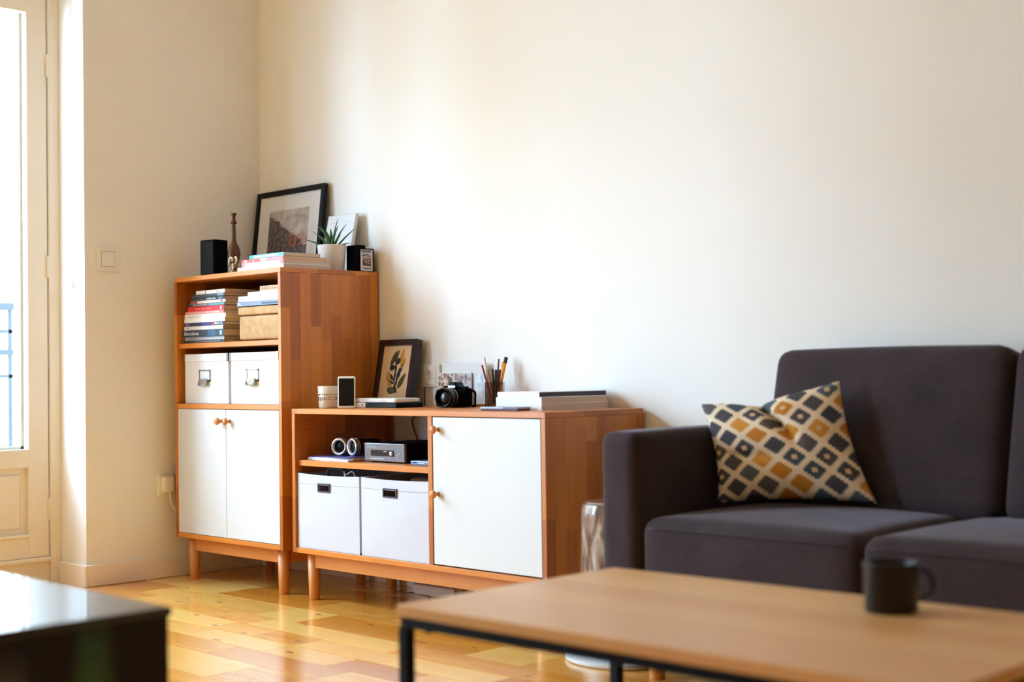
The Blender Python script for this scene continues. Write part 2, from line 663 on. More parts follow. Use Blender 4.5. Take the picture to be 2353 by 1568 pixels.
def soft(cx, cy, cz, sx, sy, sz, r, puff=(0, 0, 0), n=14, bm=None, wob=0.0):
    """upholstered block: a rounded box (full sizes) whose faces swell by puff"""
    bm = bm or bmesh.new()
    tmp = bmesh.new()
    bmesh.ops.create_cube(tmp, size=2.0)
    bmesh.ops.subdivide_edges(tmp, edges=tmp.edges[:], cuts=n, use_grid_fill=True)
    hs = (sx / 2, sy / 2, sz / 2)
    for v in tmp.verts:
        c = v.co.copy()
        p = Vector()
        inner = Vector()
        for i in range(3):
            s = c[i]
            # crowd samples towards the edges
            s = math.copysign(1 - (1 - abs(s)) ** 1.35, s)
            p[i] = s * hs[i]
            lim = max(hs[i] - r, 0)
            inner[i] = max(-lim, min(lim, p[i]))
        d = p - inner
        if d.length > 1e-9:
            # distance to the rounded surface
            k = max(abs(d.x), abs(d.y), abs(d.z))
            d = d.normalized() * r * (k / r if k < r else 1)
        q = inner + d
        for i in range(3):
            if puff[i]:
                j, l = [a for a in range(3) if a != i]
                w = max(0, 1 - (q[j] / hs[j]) ** 2) * max(0, 1 - (q[l] / hs[l]) ** 2)
                q[i] += math.copysign(puff[i] * w * min(1, abs(q[i]) / hs[i]), q[i])
        if wob:
            q += Vector((mnoise.noise(q * 5), mnoise.noise(q * 5 + Vector((7, 1, 3))), mnoise.noise(q * 5 + Vector((2, 9, 4))))) * wob
        v.co = q + Vector((cx, cy, cz))
    me = bpy.data.meshes.new('tmp')
    tmp.to_mesh(me)
    tmp.free()
    bm.from_mesh(me)
    bpy.data.meshes.remove(me)
    return bm


def text_mesh(s, size, extrude=0.0002, shear=0.0, align='LEFT'):
    cu = bpy.data.curves.new('txt', 'FONT')
    cu.body = s
    cu.size = size
    cu.extrude = extrude
    cu.shear = shear
    cu.align_x = align
    cu.align_y = 'CENTER'
    cu.resolution_u = 3
    o = bpy.data.objects.new('txt', cu)
    C.objects.link(o)
    dg = bpy.context.evaluated_depsgraph_get()
    me = bpy.data.meshes.new_from_object(o.evaluated_get(dg))
    bpy.data.objects.remove(o)
    bpy.data.curves.remove(cu)
    bm = bmesh.new()
    bm.from_mesh(me)
    bpy.data.meshes.remove(me)
    return bm


FRONT = Matrix.Rotation(PI / 2, 4, 'X')    # text lying in xy -> standing in xz, read from -y


def at(x, y, z):
    return Matrix.Translation((x, y, z))


def part(name, bm, mat, root, smooth=False, sub=None):
    """bm in world coordinates; becomes a child of root (or of sub, itself a child of root)"""
    inv = (Matrix.Translation(root.location) @ root.rotation_euler.to_matrix().to_4x4()).inverted()
    return obj(name, bm, mat, sub or root, smooth, inv)


def cut(o, holes):
    """drill round holes (p0, p1, radius; world coordinates) into a mesh object"""
    bm = bmesh.new()
    for p0, p1, r_ in holes:
        tube([p0, p1], r_, 20, bm)
    bmesh.ops.recalc_face_normals(bm, faces=bm.faces)
    me = bpy.data.meshes.new('drill')
    bm.to_mesh(me)
    bm.free()
    co = bpy.data.objects.new('drill', me)
    C.objects.link(co)
    md = o.modifiers.new('drill', 'BOOLEAN')
    md.operation, md.object, md.solver = 'DIFFERENCE', co, 'EXACT'
    bpy.context.view_layer.update()
    new = bpy.data.meshes.new_from_object(o.evaluated_get(bpy.context.evaluated_depsgraph_get()))
    o.modifiers.clear()
    o.data = new
    bpy.data.objects.remove(co)
    bpy.data.meshes.remove(me)


# ================================================================== the room
RX, RY, RZ = 8.4, -6.6, 2.9
WT = 0.32
bm = bmesh.new()
bx(bm, -WT, 0, DOORS_Y[0][0], 0.2, 0, RZ)
bx(bm, -WT, 0, DOORS_Y[1][0], DOORS_Y[0][1], 0, RZ)
bx(bm, -WT, 0, RY - 0.2, DOORS_Y[1][1], 0, RZ)
for ya, yb in DOORS_Y:
    bx(bm, -WT, 0, yb, ya, 2.5, RZ)
struct(obj('wall_left', bm, 'wall_paint'))
struct(obj('wall_back', box(0, RX, 0, 0.2, 0, RZ), 'wall_paint'))
struct(obj('wall_right', box(RX, RX + 0.2, RY - 0.2, 0.2, 0, RZ), 'wall_paint'))
struct(obj('wall_front', box(0, RX, RY - 0.2, RY, 0, RZ), 'wall_paint'))
struct(obj('ceiling', box(-WT, RX + 0.2, RY - 0.2, 0.2, RZ, RZ + 0.2), 'ceiling_paint'))
floor = struct(obj('floor', box(-WT, RX, RY, 0, -0.2, -0.012), 'oak_along'))

# floor boards run along x; each board is a piece of the floor
edges = [0, -0.20, -0.40, -0.60, -0.787, -0.905, -1.03, -1.155, -1.285]
while edges[-1] > RY:
    edges.append(edges[-1] - random.choice((0.125, 0.19, 0.19, 0.19)))
edges[-1] = RY
UNIT = bmesh.new()
bx(UNIT, 0, 1, 0, 1, 0, 1)
meshes = {}
rp = random.Random(3)


def board(x0, x1, y0, y1):
    key = (round(x1 - x0, 2), round(y1 - y0, 2))
    if key not in meshes:
        b2 = box(0, key[0] - 0.0014, 0, key[1] - 0.0016, -0.012, 0)
        me = bpy.data.meshes.new('floor_board')
        b2.to_mesh(me)
        b2.free()
        me.materials.append(MATS['floor_oak'])
        meshes[key] = me
    o = bpy.data.objects.new('floor_board', meshes[key])
    C.objects.link(o)
    o.location = (x0, y0, rp.uniform(-0.0006, 0))
    o.parent = floor


for e0, e1 in zip(edges, edges[1:]):
    x = -rp.choice((0.0, 0.1, 0.2))
    x = 0.0
    first = True
    while x < RX - 0.01:
        near = e0 > -1.7
        L_ = round(rp.choice((0.24, 0.32, 0.42, 0.55) if near and x < 3.0 else (1.2, 1.5, 1.8)), 2)
        if first:
            L_ = round(L_ * rp.choice((0.5, 0.75, 1)), 2)
            first = False
        x1 = x + L_
        if RX - x1 < 0.25:
            x1 = RX
        board(x, x1, e1, e0)
        x = x1

for ya, yb in DOORS_Y:
    y = ya
    while y > yb + .01:
        y2 = max(y - 0.31, yb)
        board(-0.225, 0.0, y2, y)
        y = y2

bm = box(0, 0.016, DOORS_Y[0][0], 0, 0, 0.088, 0.003)
struct(obj('baseboard_left', bm, 'joinery_paint'))
bm = box(0.016, RX, -0.016, 0, 0, 0.088, 0.003)
struct(obj('baseboard_back', bm, 'joinery_paint'))
bm = box(-0.205, 0.016, DOORS_Y[0][0] - 0.014, DOORS_Y[0][0], 0, 0.088, 0.003)
struct(obj('baseboard_reveal', bm, 'joinery_paint'))
struct(obj('baseboard_pier', box(0, 0.016, DOORS_Y[1][0], DOORS_Y[0][1], 0, 0.088, 0.003), 'joinery_paint'))


def french_door(name, ya, yb):
    r = sroot(name, (-0.26, (ya + yb) / 2, 0))
    X0, X1 = -0.295, -0.215
    J = 0.045
    for y0, y1 in ((ya - J, ya), (yb, yb + J)):
        part('jamb', box(X0, X1 + 0.008, y0, y1, 0.0, 2.5, 0.002), 'joinery_paint', r)
    part('head', box(X0, X1 + 0.008, yb + J, ya - J, 2.45, 2.5, 0.002), 'joinery_paint', r)
    s = part('sill', box(X0, X1 - 0.012, yb + J, ya - J, 0, 0.092), 'joinery_paint', r)
    part('sill_nosing', box(X0, X1 + 0.008, yb + J, ya - J, 0.092, 0.112, 0.006, 2), 'joinery_paint', r, sub=s)
    mid = (ya + yb) / 2
    for y0, y1, hs in ((mid + 0.002, ya - J - 0.004, 1), (yb + J + 0.004, mid - 0.002, -1)):
        st = 0.088
        bm = bmesh.new()
        bx(bm, X0 + 0.01, X1 - 0.004, y0, y0 + st, 0.1135, 2.445, 0.002)
        bx(bm, X0 + 0.01, X1 - 0.004, y1 - st, y1, 0.1135, 2.445, 0.002)
        for z0, z1 in ((0.1135, 0.205), (0.482, 0.556), (2.357, 2.445)):
            bx(bm, X0 + 0.01, X1 - 0.004, y0 + st, y1 - st, z0, z1)
        lf = part('leaf', bm, 'joinery_paint', r)
        part('panel', box(X0 + 0.025, X1 - 0.022, y0 + st, y1 - st, 0.205, 0.482), 'joinery_paint', r, sub=lf)
        part('raised_field', box(X1 - 0.022, X1 - 0.012, y0 + st + 0.03, y1 - st - 0.03, 0.235, 0.452, 0.006), 'joinery_paint', r, sub=lf)
        part('panel_moulding', box(X1 - 0.022, X1 + 0.006, y0 + st - 0.004, y1 - st + 0.004, 0.197, 0.209, 0.004), 'joinery_paint', r, sub=lf)
        part('pane', box(-0.262, -0.257, y0 + st, y1 - st, 0.556, 2.357), 'window_glass', r, sub=lf)
        bm = bmesh.new()
        for a, b_ in ((y0 + st, y0 + st + 0.012), (y1 - st - 0.012, y1 - st)):
            bx(bm, X0 + 0.012, -0.262, a, b_, 0.556, 2.357)
        bx(bm, X0 + 0.012, -0.262, y0 + st, y1 - st, 0.556, 0.568)
        part('glazing_bead', bm, 'joinery_paint', r, sub=lf)
        hy = y1 + 0.001 if hs == 1 else y0 - 0.001
        for z in (0.258, 1.262, 2.1):
            h = lathe([(0.0075, 0), (0.0075, 0.041), (0.006, 0.042), (0.006, 0.047), (0.0075, 0.048), (0.0075, 0.09), (0.004, 0.094)], 12)
            h.transform(at(X1 + 0.001, hy, z))
            part('hinge', h, 'joinery_paint', r, True, sub=lf)
    return r


french_door('door_1', *DOORS_Y[0])
french_door('door_2', *DOORS_Y[1])

# pull cord of the roller blind hanging on the door reveal
cord = thing('blind_cord', 'thin white blind cord with small pulls against the door reveal', 'cord', (-0.1, -0.868, 1.2))
part('cord', tube([(-0.1, -0.868, 2.44), (-0.1, -0.868, 1.25)], 0.0014, 6), 'white_plastic', cord)
part('cord', tube([(-0.085, -0.868, 2.44), (-0.085, -0.868, 1.25)], 0.0014, 6), 'white_plastic', cord)
for xx in (-0.1, -0.085):
    b_ = lathe([(0.001, 0.03), (0.0045, 0.02), (0.005, 0), (0.003, -0.004)], 10)
    b_.transform(at(xx, -0.868, 1.22))
    part('cord_pull', b_, 'white_plastic', cord, True)
part('cord_bracket', box(-0.11, -0.075, -0.872, -0.8601, 2.43, 2.45), 'white_plastic', cord)

# ------------------------------------------------------------------ outside the door
struct(obj('balcony_floor', box(-1.12, -WT, -4.6, -0.55, -0.12, 0.06), 'stone'))
rail = thing('balcony_railing', 'dark iron balcony railing outside the glazed door', 'railing', (-1.0, -2.6, 0.06))
for z, r_ in ((1.181, 0.017), (1.066, 0.008), (0.969, 0.013), (0.858, 0.008), (0.14, 0.012)):
    part('rail', box(-1.0 - r_, -1.0 + r_, -4.5, -0.69, z - r_, z + r_), 'iron', rail)
for k in range(30):
    y = -0.705 - k * 0.13
    part('baluster', box(-1.008, -0.992, y - 0.008, y + 0.008, 0.06, 1.17), 'iron', rail)
bld = thing('apartment_building', 'plain apartment building across the street beyond the balcony', 'building', (-11, 1, -9))
part('facade_wall', box(-14, -11, -14, 16, -9, 5.0), 'facade', bld)
part('cornice', box(-10.999, -10.7, -14, 16, 4.65, 5.0), 'stone', bld)
for zf in (-6.0, -2.6, 0.6):
    for yf in (-7.0, -4.2, -1.4, 1.4, 4.6, 7.4, 10.2):
        fr_ = part('window', box(-10.999, -10.95, yf - 0.65, yf + 0.65, zf, zf + 2.2), 'stone', bld)
        part('pane', box(-10.9495, -10.93, yf - 0.55, yf + 0.55, zf + 0.1, zf + 2.1), 'pale_print', bld, sub=fr_)
struct(obj('street', box(-40, -WT, -40, 40, -9.2, -9), 'stone'))


# ================================================================== cabinets
def knob(x, y, z, sub, root):
    b_ = lathe([(0.0, 0.034), (0.008, 0.033), (0.0135, 0.029), (0.0148, 0.024), (0.012, 0.018), (0.0065, 0.013), (0.0055, 0.006), (0.0085, 0.0)], 20)
    b_.transform(at(x, y, z) @ Matrix.Rotation(PI / 2, 4, 'X'))
    return part('knob', b_, 'oak_plain', root, True, sub=sub)


def cab_leg(x, y, ztop, root):
    b_ = lathe([(0.0185, 0), (0.0195, 0.002), (0.0255, ztop)], 20)
    b_.transform(at(x, y, 0))
    return part('leg', b_, 'oak_plain', root, True)


def cabinet_base(root, x0, x1, yf, yb, zb):
    lx, ly = 0.065, 0.05
    for x in (x0 + lx, x1 - lx):
        for y in (yf + ly, yb - ly):
            cab_leg(x, y, zb, root)
    a, h = 0.011, 0.056
    for y in (yf + ly, yb - ly):
        part('apron', box(x0 + lx + 0.02, x1 - lx - 0.02, y - a, y + a, zb - h, zb, 0.001), 'oak_rail', root)
    for x in (x0 + lx, x1 - lx):
        part('apron', box(x - a, x + a, yf + ly + 0.02, yb - ly - 0.02, zb - h, zb, 0.001), 'oak_rail', root)


T = 0.019
YB, YF = -0.012, -0.492
tx0, tx1, tz0, tz1 = 0.074, 0.833, 0.176, 1.26
tall = thing('storage_cabinet', 'tall wooden cabinet with open shelves and two white doors in the corner', 'cabinet', ((tx0 + tx1) / 2, -0.25, 0))
cabinet_base(tall, tx0, tx1, YF, YB, tz0)
B = 0.0012
tall_side = part('side_panel', box(tx0, tx0 + T, YF, YB, tz0, tz1 - T, B), 'oak_vertical', tall)
part('side_panel', box(tx1 - T, tx1, YF, YB, tz0, tz1 - T, B), 'oak_vertical', tall)
part('top_panel', box(tx0, tx1, YF, YB, tz1 - T, tz1, B), 'oak_along', tall)
part('bottom_panel', box(tx0 + T, tx1 - T, YF, YB, tz0, tz0 + T, B), 'oak_along', tall)
part('shelf', box(tx0 + T, tx1 - T, YF + 0.012, YB - 0.012, 0.963, 0.983, B), 'oak_along', tall)
part('shelf', box(tx0 + T, tx1 - T, YF, YB - 0.012, 0.712, 0.732, B), 'oak_along', tall)
part('back_panel', box(tx0 + T, tx1 - T, YB - 0.010, YB - 0.002, tz0 + T, tz1 - T), 'oak_vertical_facing', tall)
xm = 0.452
for a, b_, kx in ((tx0 + T + 0.002, xm - 0.001, 0.425), (xm + 0.001, tx1 - T - 0.002, 0.482)):
    d = part('door', box(a, b_, YF + 0.001, YF + 0.02, tz0 + T + 0.002, 0.710, 0.001), 'white_lacquer', tall)
    knob(kx, YF + 0.001, 0.664, d, tall)

lx0, lx1, lz0, lz1 = 0.8954, 2.2208, 0.177, 0.718
low = thing('sideboard', 'low wooden sideboard with open compartments, fabric bins and one white door', 'sideboard', ((lx0 + lx1) / 2, -0.25, 0))
cabinet_base(low, lx0, lx1, YF, YB, lz0)
low_side = part('side_panel', box(lx0, lx0 + T, YF, YB, lz0, lz1 - T, B), 'oak_vertical', low)
part('side_panel', box(lx1 - T, lx1, YF, YB, lz0, lz1 - T, B), 'oak_vertical', low)
part('top_panel', box(lx0, lx1, YF, YB, lz1 - T, lz1, B), 'oak_along', low)
part('bottom_panel', box(lx0 + T, lx1 - T, YF, YB, lz0, lz0 + T, B), 'oak_along', low)
part('divider_panel', box(1.668, 1.690, YF, YB, lz0 + T, lz1 - T, B), 'oak_vertical', low)
part('shelf', box(lx0 + T, 1.668, YF + 0.015, YB - 0.03, 0.503, 0.524, B), 'oak_along', low)
d = part('door', box(1.694, lx1 - T - 0.003, YF + 0.001, YF + 0.02, lz0 + T + 0.005, lz1 - T - 0.003, 0.001), 'white_lacquer', low)
knob(1.722, YF + 0.001, 0.655, d, low)
knob(1.718, YF + 0.001, 0.438, d, low)
part('back_panel', box(1.690, lx1 - T, YB - 0.010, YB - 0.002, lz0 + T, lz1 - T), 'oak_vertical_facing', low)


# ================================================================== books
def colmat(rgb, rough=0.5):
    return plain('cover_%d_%d_%d' % rgb, rgb, rough, noise=0.06, nscale=40)


def book(name, label, x0, x1, y0, y1, z0, z1, rgb, pages='paper_edge', deco=(), group=None, rot=0.0, cat='book', soft_cover=True):
    """a book lying flat, spine towards -y; deco: (u0,u1,v0,v1,rgb) marks on the spine, or ('text', string, u, size, rgb)"""
    cx, cy = (x0 + x1) / 2, (y0 + y1) / 2
    r = thing(name, label, cat, (cx, cy, z0), rot, group)
    w, dd, h = (x1 - x0) / 2, (y1 - y0) / 2, z1 - z0
    c = 0.0014 if soft_cover else 0.0024
    ov = 0.0004 if soft_cover else 0.003
    cm = colmat(rgb)
    bm = bmesh.new()
    bx(bm, -w, w, -dd, dd, 0, c)
    bx(bm, -w, w, -dd, dd, h - c, h)
    bx(bm, -w, w, -dd, -dd + c, c, h - c)
    obj('cover', bm, cm, r)
    bm = box(-w + ov, w - ov, -dd + c, dd - ov, c, h - c)
    obj('page_block', bm, pages, r)
    for dc in deco:
        if dc[0] == 'text':
            _, s, u, size, col = dc
            b_ = text_mesh(s, size, 0.0002, 0.3)
            b_.transform(Matrix.Scale(1.3, 4, (1, 0, 0)))
            b_.transform(at(-w + u * 2 * w, -dd - 0.0004, h * 0.5) @ FRONT)
            obj('title', b_, colmat(col), r)
        else:
            u0, u1, v0, v1, col = dc
            obj('spine_mark', box(-w + u0 * 2 * w, -w + u1 * 2 * w, -dd - 0.0005, -dd + 0.0003, h * v0, h * v1), colmat(col), r)
    return r


def marks(u0, u1, v0, v1, n, rgb, seed=1):
    rr = random.Random(seed)
    out = []
    u = u0
    step = (u1 - u0) / n
    for k in range(n):
        out.append((u, u + step * rr.uniform(0.45, 0.85), v0, v1 + rr.uniform(-0.08, 0.05), rgb))
        u += step
    return out


WHITE, INK = (236, 232, 228), (60, 60, 66)
g = 'books in the tall shelf stack'
Z = 0.9834
S_ = []
S_.append(('black paperback with pale title at the bottom of the shelf stack', .108, .408, .0115, (30, 26, 28), marks(.28, .9, .35, .62, 14, (186, 176, 172), 3), 'paper_edge'))
S_.append(('grey-spined paperback lying on the bottom book of the shelf stack', .118, .405, .0125, (176, 172, 170), marks(.02, .3, .25, .75, 8, (96, 88, 86), 4), 'paper_edge'))
S_.append(('thick dark navy book with white script title low in the shelf stack', .106, .412, .0290, (38, 44, 54), [('text', 'Barcelona', .04, .021, (226, 222, 216)), (.62, .80, .12, .88, (34, 82, 112)), (.90, .95, .2, .8, (150, 190, 212))], 'paper_edge'))
S_.append(('plain cream paperback above the thick navy book', .112, .405, .0150, (232, 226, 214), marks(.06, .14, .4, .6, 2, (150, 140, 130), 5), 'paper_edge'))
S_.append(('dark violet paperback with red and white lettering in the shelf stack', .116, .418, .0145, (42, 30, 66), [(.03, .12, .3, .6, (150, 140, 170)), (.45, .66, .05, .95, (60, 54, 120)), (.68, .73, .05, .95, (170, 48, 74))] + marks(.75, .95, .3, .8, 4, (226, 224, 230), 6), 'paper_edge'))
S_.append(('plain white paperback right above the violet one in the stack', .114, .420, .0155, (236, 232, 226), (), 'paper_edge'))
S_.append(('white paperback with faint grey marks below the pink spine', .122, .424, .0175, (232, 228, 220), marks(.05, .42, .3, .7, 6, (186, 180, 172), 7) + [(.78, .82, .3, .7, (150, 180, 180))], 'paper_edge'))
S_.append(('thin faded pink paperback below the red one in the stack', .126, .416, .0115, (206, 132, 116), marks(.1, .9, .3, .75, 18, (226, 184, 170), 8), 'paper_edge'))
S_.append(('bright red paperback in the middle of the shelf stack', .140, .414, .0195, (202, 14, 16), marks(.22, .68, .35, .65, 9, (236, 120, 100), 9) + [(.90, .94, .2, .8, (240, 210, 206))], 'paper_edge'))
S_.append(('thin teal and grey paperback above the red one', .146, .420, .0115, (38, 42, 46), [(.12, .52, .3, .75, (150, 156, 148)), (.55, .97, .15, .85, (92, 150, 152))], 'paper_edge'))
S_.append(('thin cream paperback with red spine end above the teal one', .160, .420, .0110, (222, 200, 182), [(0, .2, .05, .95, (150, 44, 30)), (.88, .92, .15, .85, (176, 30, 36))], 'paper_edge'))
S_.append(('black paperback with white title second below the cream top book', .172, .416, .0130, (24, 22, 24), marks(.12, .38, .3, .6, 6, (90, 80, 86), 10) + marks(.44, .74, .3, .7, 6, (206, 202, 204), 11) + [(.80, .92, .2, .8, (90, 110, 122))], 'paper_edge'))
S_.append(('black paperback with grey marks directly under the cream top book', .176, .418, .0120, (26, 24, 28), marks(.12, .38, .3, .55, 6, (70, 62, 70), 12) + [(.79, .97, .2, .9, (112, 136, 150))], 'paper_edge'))
S_.append(('small cream paperback topmost of the shelf stack', .202, .416, .0150, (226, 206, 188), [(.33, .35, .05, .95, (80, 60, 50)), (.72, .8, .15, .85, (206, 160, 84))], 'paper_edge'))
rb = random.Random(5)
for lab, a, b_, h, rgb, dc, pg in S_:
    h *= 1.02
    book('book', lab, a, b_, -0.472 + rb.uniform(0, .006), -0.312 + rb.uniform(-.02, .02), Z, Z + h, rgb, pg, dc, g, rb.uniform(-.012, .012))
    Z += h + 0.0002

g = 'books on top of the tall cabinet'
Z = 1.2603
for lab, a, b_, yb, h, rgb, dc, pg in (
        ('large white paperback lying at the bottom of the pile on the tall cabinet', .500, .812, -.232, .0165, (236, 236, 238), (), 'paper_grey'),
        ('white paperback with pink-red spine ends in the pile on the tall cabinet', .532, .812, -.238, .0160, (238, 222, 218), [(0, .08, .05, .95, (214, 130, 140)), (.93, 1, .05, .95, (222, 100, 96))], 'paper_grey'),
        ('coral red paperback with white marks in the pile on the tall cabinet', .530, .812, -.252, .0135, (208, 62, 50), [(.07, .13, .2, .8, (244, 206, 196)), (.27, .31, .3, .7, (244, 206, 196)), (.45, .60, .15, .85, (240, 206, 206)), (.60, .98, .15, .85, (226, 130, 140))], 'paper_edge'),
        ('light blue paperback topmost of the pile on the tall cabinet', .584, .813, -.285, .0140, (104, 184, 216), [(.0, .1, .05, .95, (40, 150, 196)), (.13, .86, .3, .7, (206, 230, 238)), (.88, .94, .2, .8, (70, 160, 180))], 'paper_edge')):
    book('book', lab, a, b_, -0.462, yb, Z, Z + h, rgb, pg, dc, g)
    Z += h + 0.0002

# ------------------------------------------------------------------ wicker box and what lies on it
wb = thing('wicker_box', 'lidded woven wicker box beside the book stack on the upper shelf', 'basket', (0.643, -0.29, 0.9835))
part('body', soft(0.643, -0.29, 0.9855 + 0.050, 0.31, 0.32, 0.100, 0.012, (0.002, 0.002, 0), 8, wob=0.0015), 'wicker', wb, True)
part('lid', soft(0.643, -0.29, 1.1035, 0.318, 0.328, 0.036, 0.01, (0, 0, 0.001), 8, wob=0.0015), 'wicker', wb, True)
g = 'books on the wicker box'
book('book', 'grey-blue hardback lying on the wicker box', .480, .790, -.452, -.22, 1.1232, 1.1412, (120, 132, 150), 'paper_edge', [(.03, .08, .3, .7, (220, 226, 232)), (.55, .98, .2, .6, (60, 60, 90))], g)
book('book', 'wide white paperback lying on the grey-blue book', .484, .786, -.448, -.22, 1.1414, 1.163, (236, 236, 240), 'paper_grey', marks(.2, .3, .35, .55, 2, (200, 200, 206), 3), g)
book('book', 'smaller white paperback lying on the wide white one', .548, .784, -.446, -.26, 1.1632, 1.178, (238, 238, 240), 'paper_grey', [(.25, .27, .05, .95, (150, 150, 156))], g)
book('notebook', 'small tan notebook topmost of the things on the wicker box', .622, .786, -.440, -.30, 1.1782, 1.199, (206, 172, 130), 'paper_edge', marks(.05, .95, .25, .8, 9, (170, 126, 84), 5), g, cat='notebook')


# ------------------------------------------------------------------ white storage boxes
def storage_box(label, x0, x1):
    z0, z1, y0, y1 = 0.7322, 0.938, -0.472, -0.12
    r = thing('storage_box', label, 'box', ((x0 + x1) / 2, (y0 + y1) / 2, z0), 0, 'white storage boxes in the tall cabinet')
    part('body', box(x0 + .004, x1 - .004, y0 + .004, y1 - .004, z0, 0.915, 0.002), 'white_card', r)
    ld = part('lid', box(x0, x1, y0, y1, 0.905, z1, 0.003), 'white_card', r)
    for x in (x0, x1):
        bm = bmesh.new()
        s = 1 if x == x0 else -1
        xa, xb = sorted((x - s * 0.001, x + s * 0.014))
        bx(bm, xa, xb, y0 - 0.001, y0 + 0.0005, 0.9045, z1 + 0.0006)
        xa, xb = sorted((x - s * 0.001, x + s * 0.0005))
        bx(bm, xa, xb, y0 - 0.001, y0 + 0.014, 0.9045, z1 + 0.0006)
        part('metal_corner', bm, 'chrome', r, sub=ld)
    cx, cz = (x0 + x1) / 2 - 0.01, 0.848
    hw, hh = 0.042, 0.024
    bm = bmesh.new()
    yy0, yy1 = y0 + 0.001, y0 + 0.0045
    bx(bm, cx - hw, cx + hw, yy0, yy1, cz + hh - .006, cz + hh)
    bx(bm, cx - hw, cx - hw + .007, yy0, yy1, cz - hh, cz + hh)
    bx(bm, cx + hw - .007, cx + hw, yy0, yy1, cz - hh, cz + hh)
    bx(bm, cx - hw, cx + hw, yy0, yy1, cz - hh, cz - hh + .006)
    h = part('label_holder', bm, 'holder_metal', r)
    part('label_card', box(cx - hw + .007, cx + hw - .007, y0 + .0025, y0 + .0042, cz - hh + .006, cz + hh - .006), 'white_card', r, sub=h)
    t_ = tube(smooth_path([(cx - .026, y0 - .004, cz - .014), (cx - .027, y0 - .012, cz - .036), (cx, y0 - .015, cz - .040), (cx + .027, y0 - .012, cz - .036), (cx + .026, y0 - .004, cz - .014)]), 0.003, 6)
    bx(t_, cx - .026, cx + .026, y0 - .009, y0 - .004, cz - .038, cz - .014)
    part('pull', t_, 'holder_metal', r, sub=h)


storage_box('white card storage box with metal label holder below the book stack', 0.112, 0.443)
storage_box('white card storage box with metal label holder below the wicker box', 0.452, 0.786)

# ================================================================== on top of the tall cabinet
TZ = 1.2601
sp = thing('speaker', 'small black box speaker standing on the tall cabinet', 'speaker', (0.207, -0.385, TZ), math.radians(10))
obj('cabinet', box(-.042, .042, -.030, .045, 0, .156, .003, 2), 'black_matte', sp)
obj('grille', box(-.039, .039, -.036, -.0305, .004, .152, .003, 2), 'black_plastic', sp)

prof = [(.020, 0), (.021, .004), (.014, .012), (.0085, .022), (.0125, .036), (.021, .062), (.0262, .085), (.0265, .100), (.021, .120), (.0125, .136), (.0085, .150), (.0085, .19), (.0078, .208), (.0062, .214), (.0125, .217), (.0128, .223), (.0075, .232), (.0072, .246), (.0085, .250), (.0132, .259), (.0128, .261), (.0075, .258), (.006, .246)]
plain('amber_glaze', (92, 50, 6), 0.45, noise=0.6, nscale=26, spec=0.3)
vz = tag(obj('vase', lathe(prof, 28), 'amber_glaze', None, True), 'slender amber-brown vase with round belly and long neck', 'vase')
vz.location = (0.325, -0.36, TZ)

plain('brass_dark', (134, 98, 52), 0.4, 0.5, noise=0.4, nscale=60)
plain('cream_resin', (216, 200, 176), 0.5, noise=0.3, nscale=60)
fg = thing('figurine', 'small brown and cream ornament with curled horns beside the vase', 'ornament', (0.432, -0.43, TZ))
obj('base', lathe([(.022, 0), (.022, .008), (.018, .014)], 16), 'brass_dark', fg, True)
b_ = soft(0, 0, .03, .03, .026, .034, .012, n=6)
bm2 = soft(0.004, -0.006, .055, .022, .02, .022, .009, n=6, bm=b_)
obj('body', bm2, 'brass_dark', fg, True)
for s in (-1, 1):
    obj('horn', tube(smooth_path([(s * .006, -.004, .062), (s * .02, -.006, .066), (s * .027, -.008, .05), (s * .02, -.014, .036)]), [.004] * 12 + [.0035, .003, .0025, .002, .0016, .0012, .001], 8), 'cream_resin', fg, True)
obj('front_leg', tube([(-.006, -.012, .03), (-.008, -.018, .012)], .0035, 8), 'cream_resin', fg, True)
obj('front_leg', tube([(.008, -.012, .03), (.011, -.018, .012)], .0035, 8), 'cream_resin', fg, True)


def leaning_frame(name, label, cat, xl, W_, H_, ybot, lean, border, depth, fmat):
    """root at the lower left front edge; local x along the frame, z up the frame, y into the wall"""
    r = thing(name, label, cat, (xl, ybot, depth * math.sin(lean) + .0003), rot=(-lean, 0, 0))
    bm = bmesh.new()
    bx(bm, 0, W_, 0, depth, 0, border, .001)
    bx(bm, 0, W_, 0, depth, H_ - border, H_, .001)
    bx(bm, 0, border, 0, depth, border, H_ - border, .001)
    bx(bm, W_ - border, W_, 0, depth, border, H_ - border, .001)
    obj('frame', bm, fmat, r)
    obj('backing', box(border * .5, W_ - border * .5, depth - .004, depth - .001, border * .5, H_ - border * .5), 'black_matte', r)
    return r


fr = leaning_frame('picture_frame', 'black framed mountain photograph with wide white mat leaning on the wall', 'picture', 0.024, 0.492, 0.397, -0.078, math.radians(6.7), 0.024, 0.02, 'black_plastic')
fr.location.z += TZ
obj('mat_board', box(.022, .470, .008, .011, .022, .375), 'white_card', fr)
pr = obj('photograph', box(-.143, .143, -.0006, .0006, -.106, .106), 'mountain_print', fr)
pr.location = (.246, .0075, .200)

cv = thing('canvas_panel', 'small white canvas leaning on the wall behind the potted plant', 'canvas', (0.545, -0.089, TZ + .016 * math.sin(math.radians(12)) + .0003), rot=(-math.radians(12), 0, 0))
obj('canvas', box(0, .185, 0, .016, 0, .252, .002), 'white_card', cv)
obj('faint_line', box(.012, .17, -.0004, .0004, .216, .2185), plain('faint_grey', (206, 200, 196), .8), cv)
obj('stretcher_edge', box(.1851, .1856, .001, .015, .002, .25), 'white_card', cv)

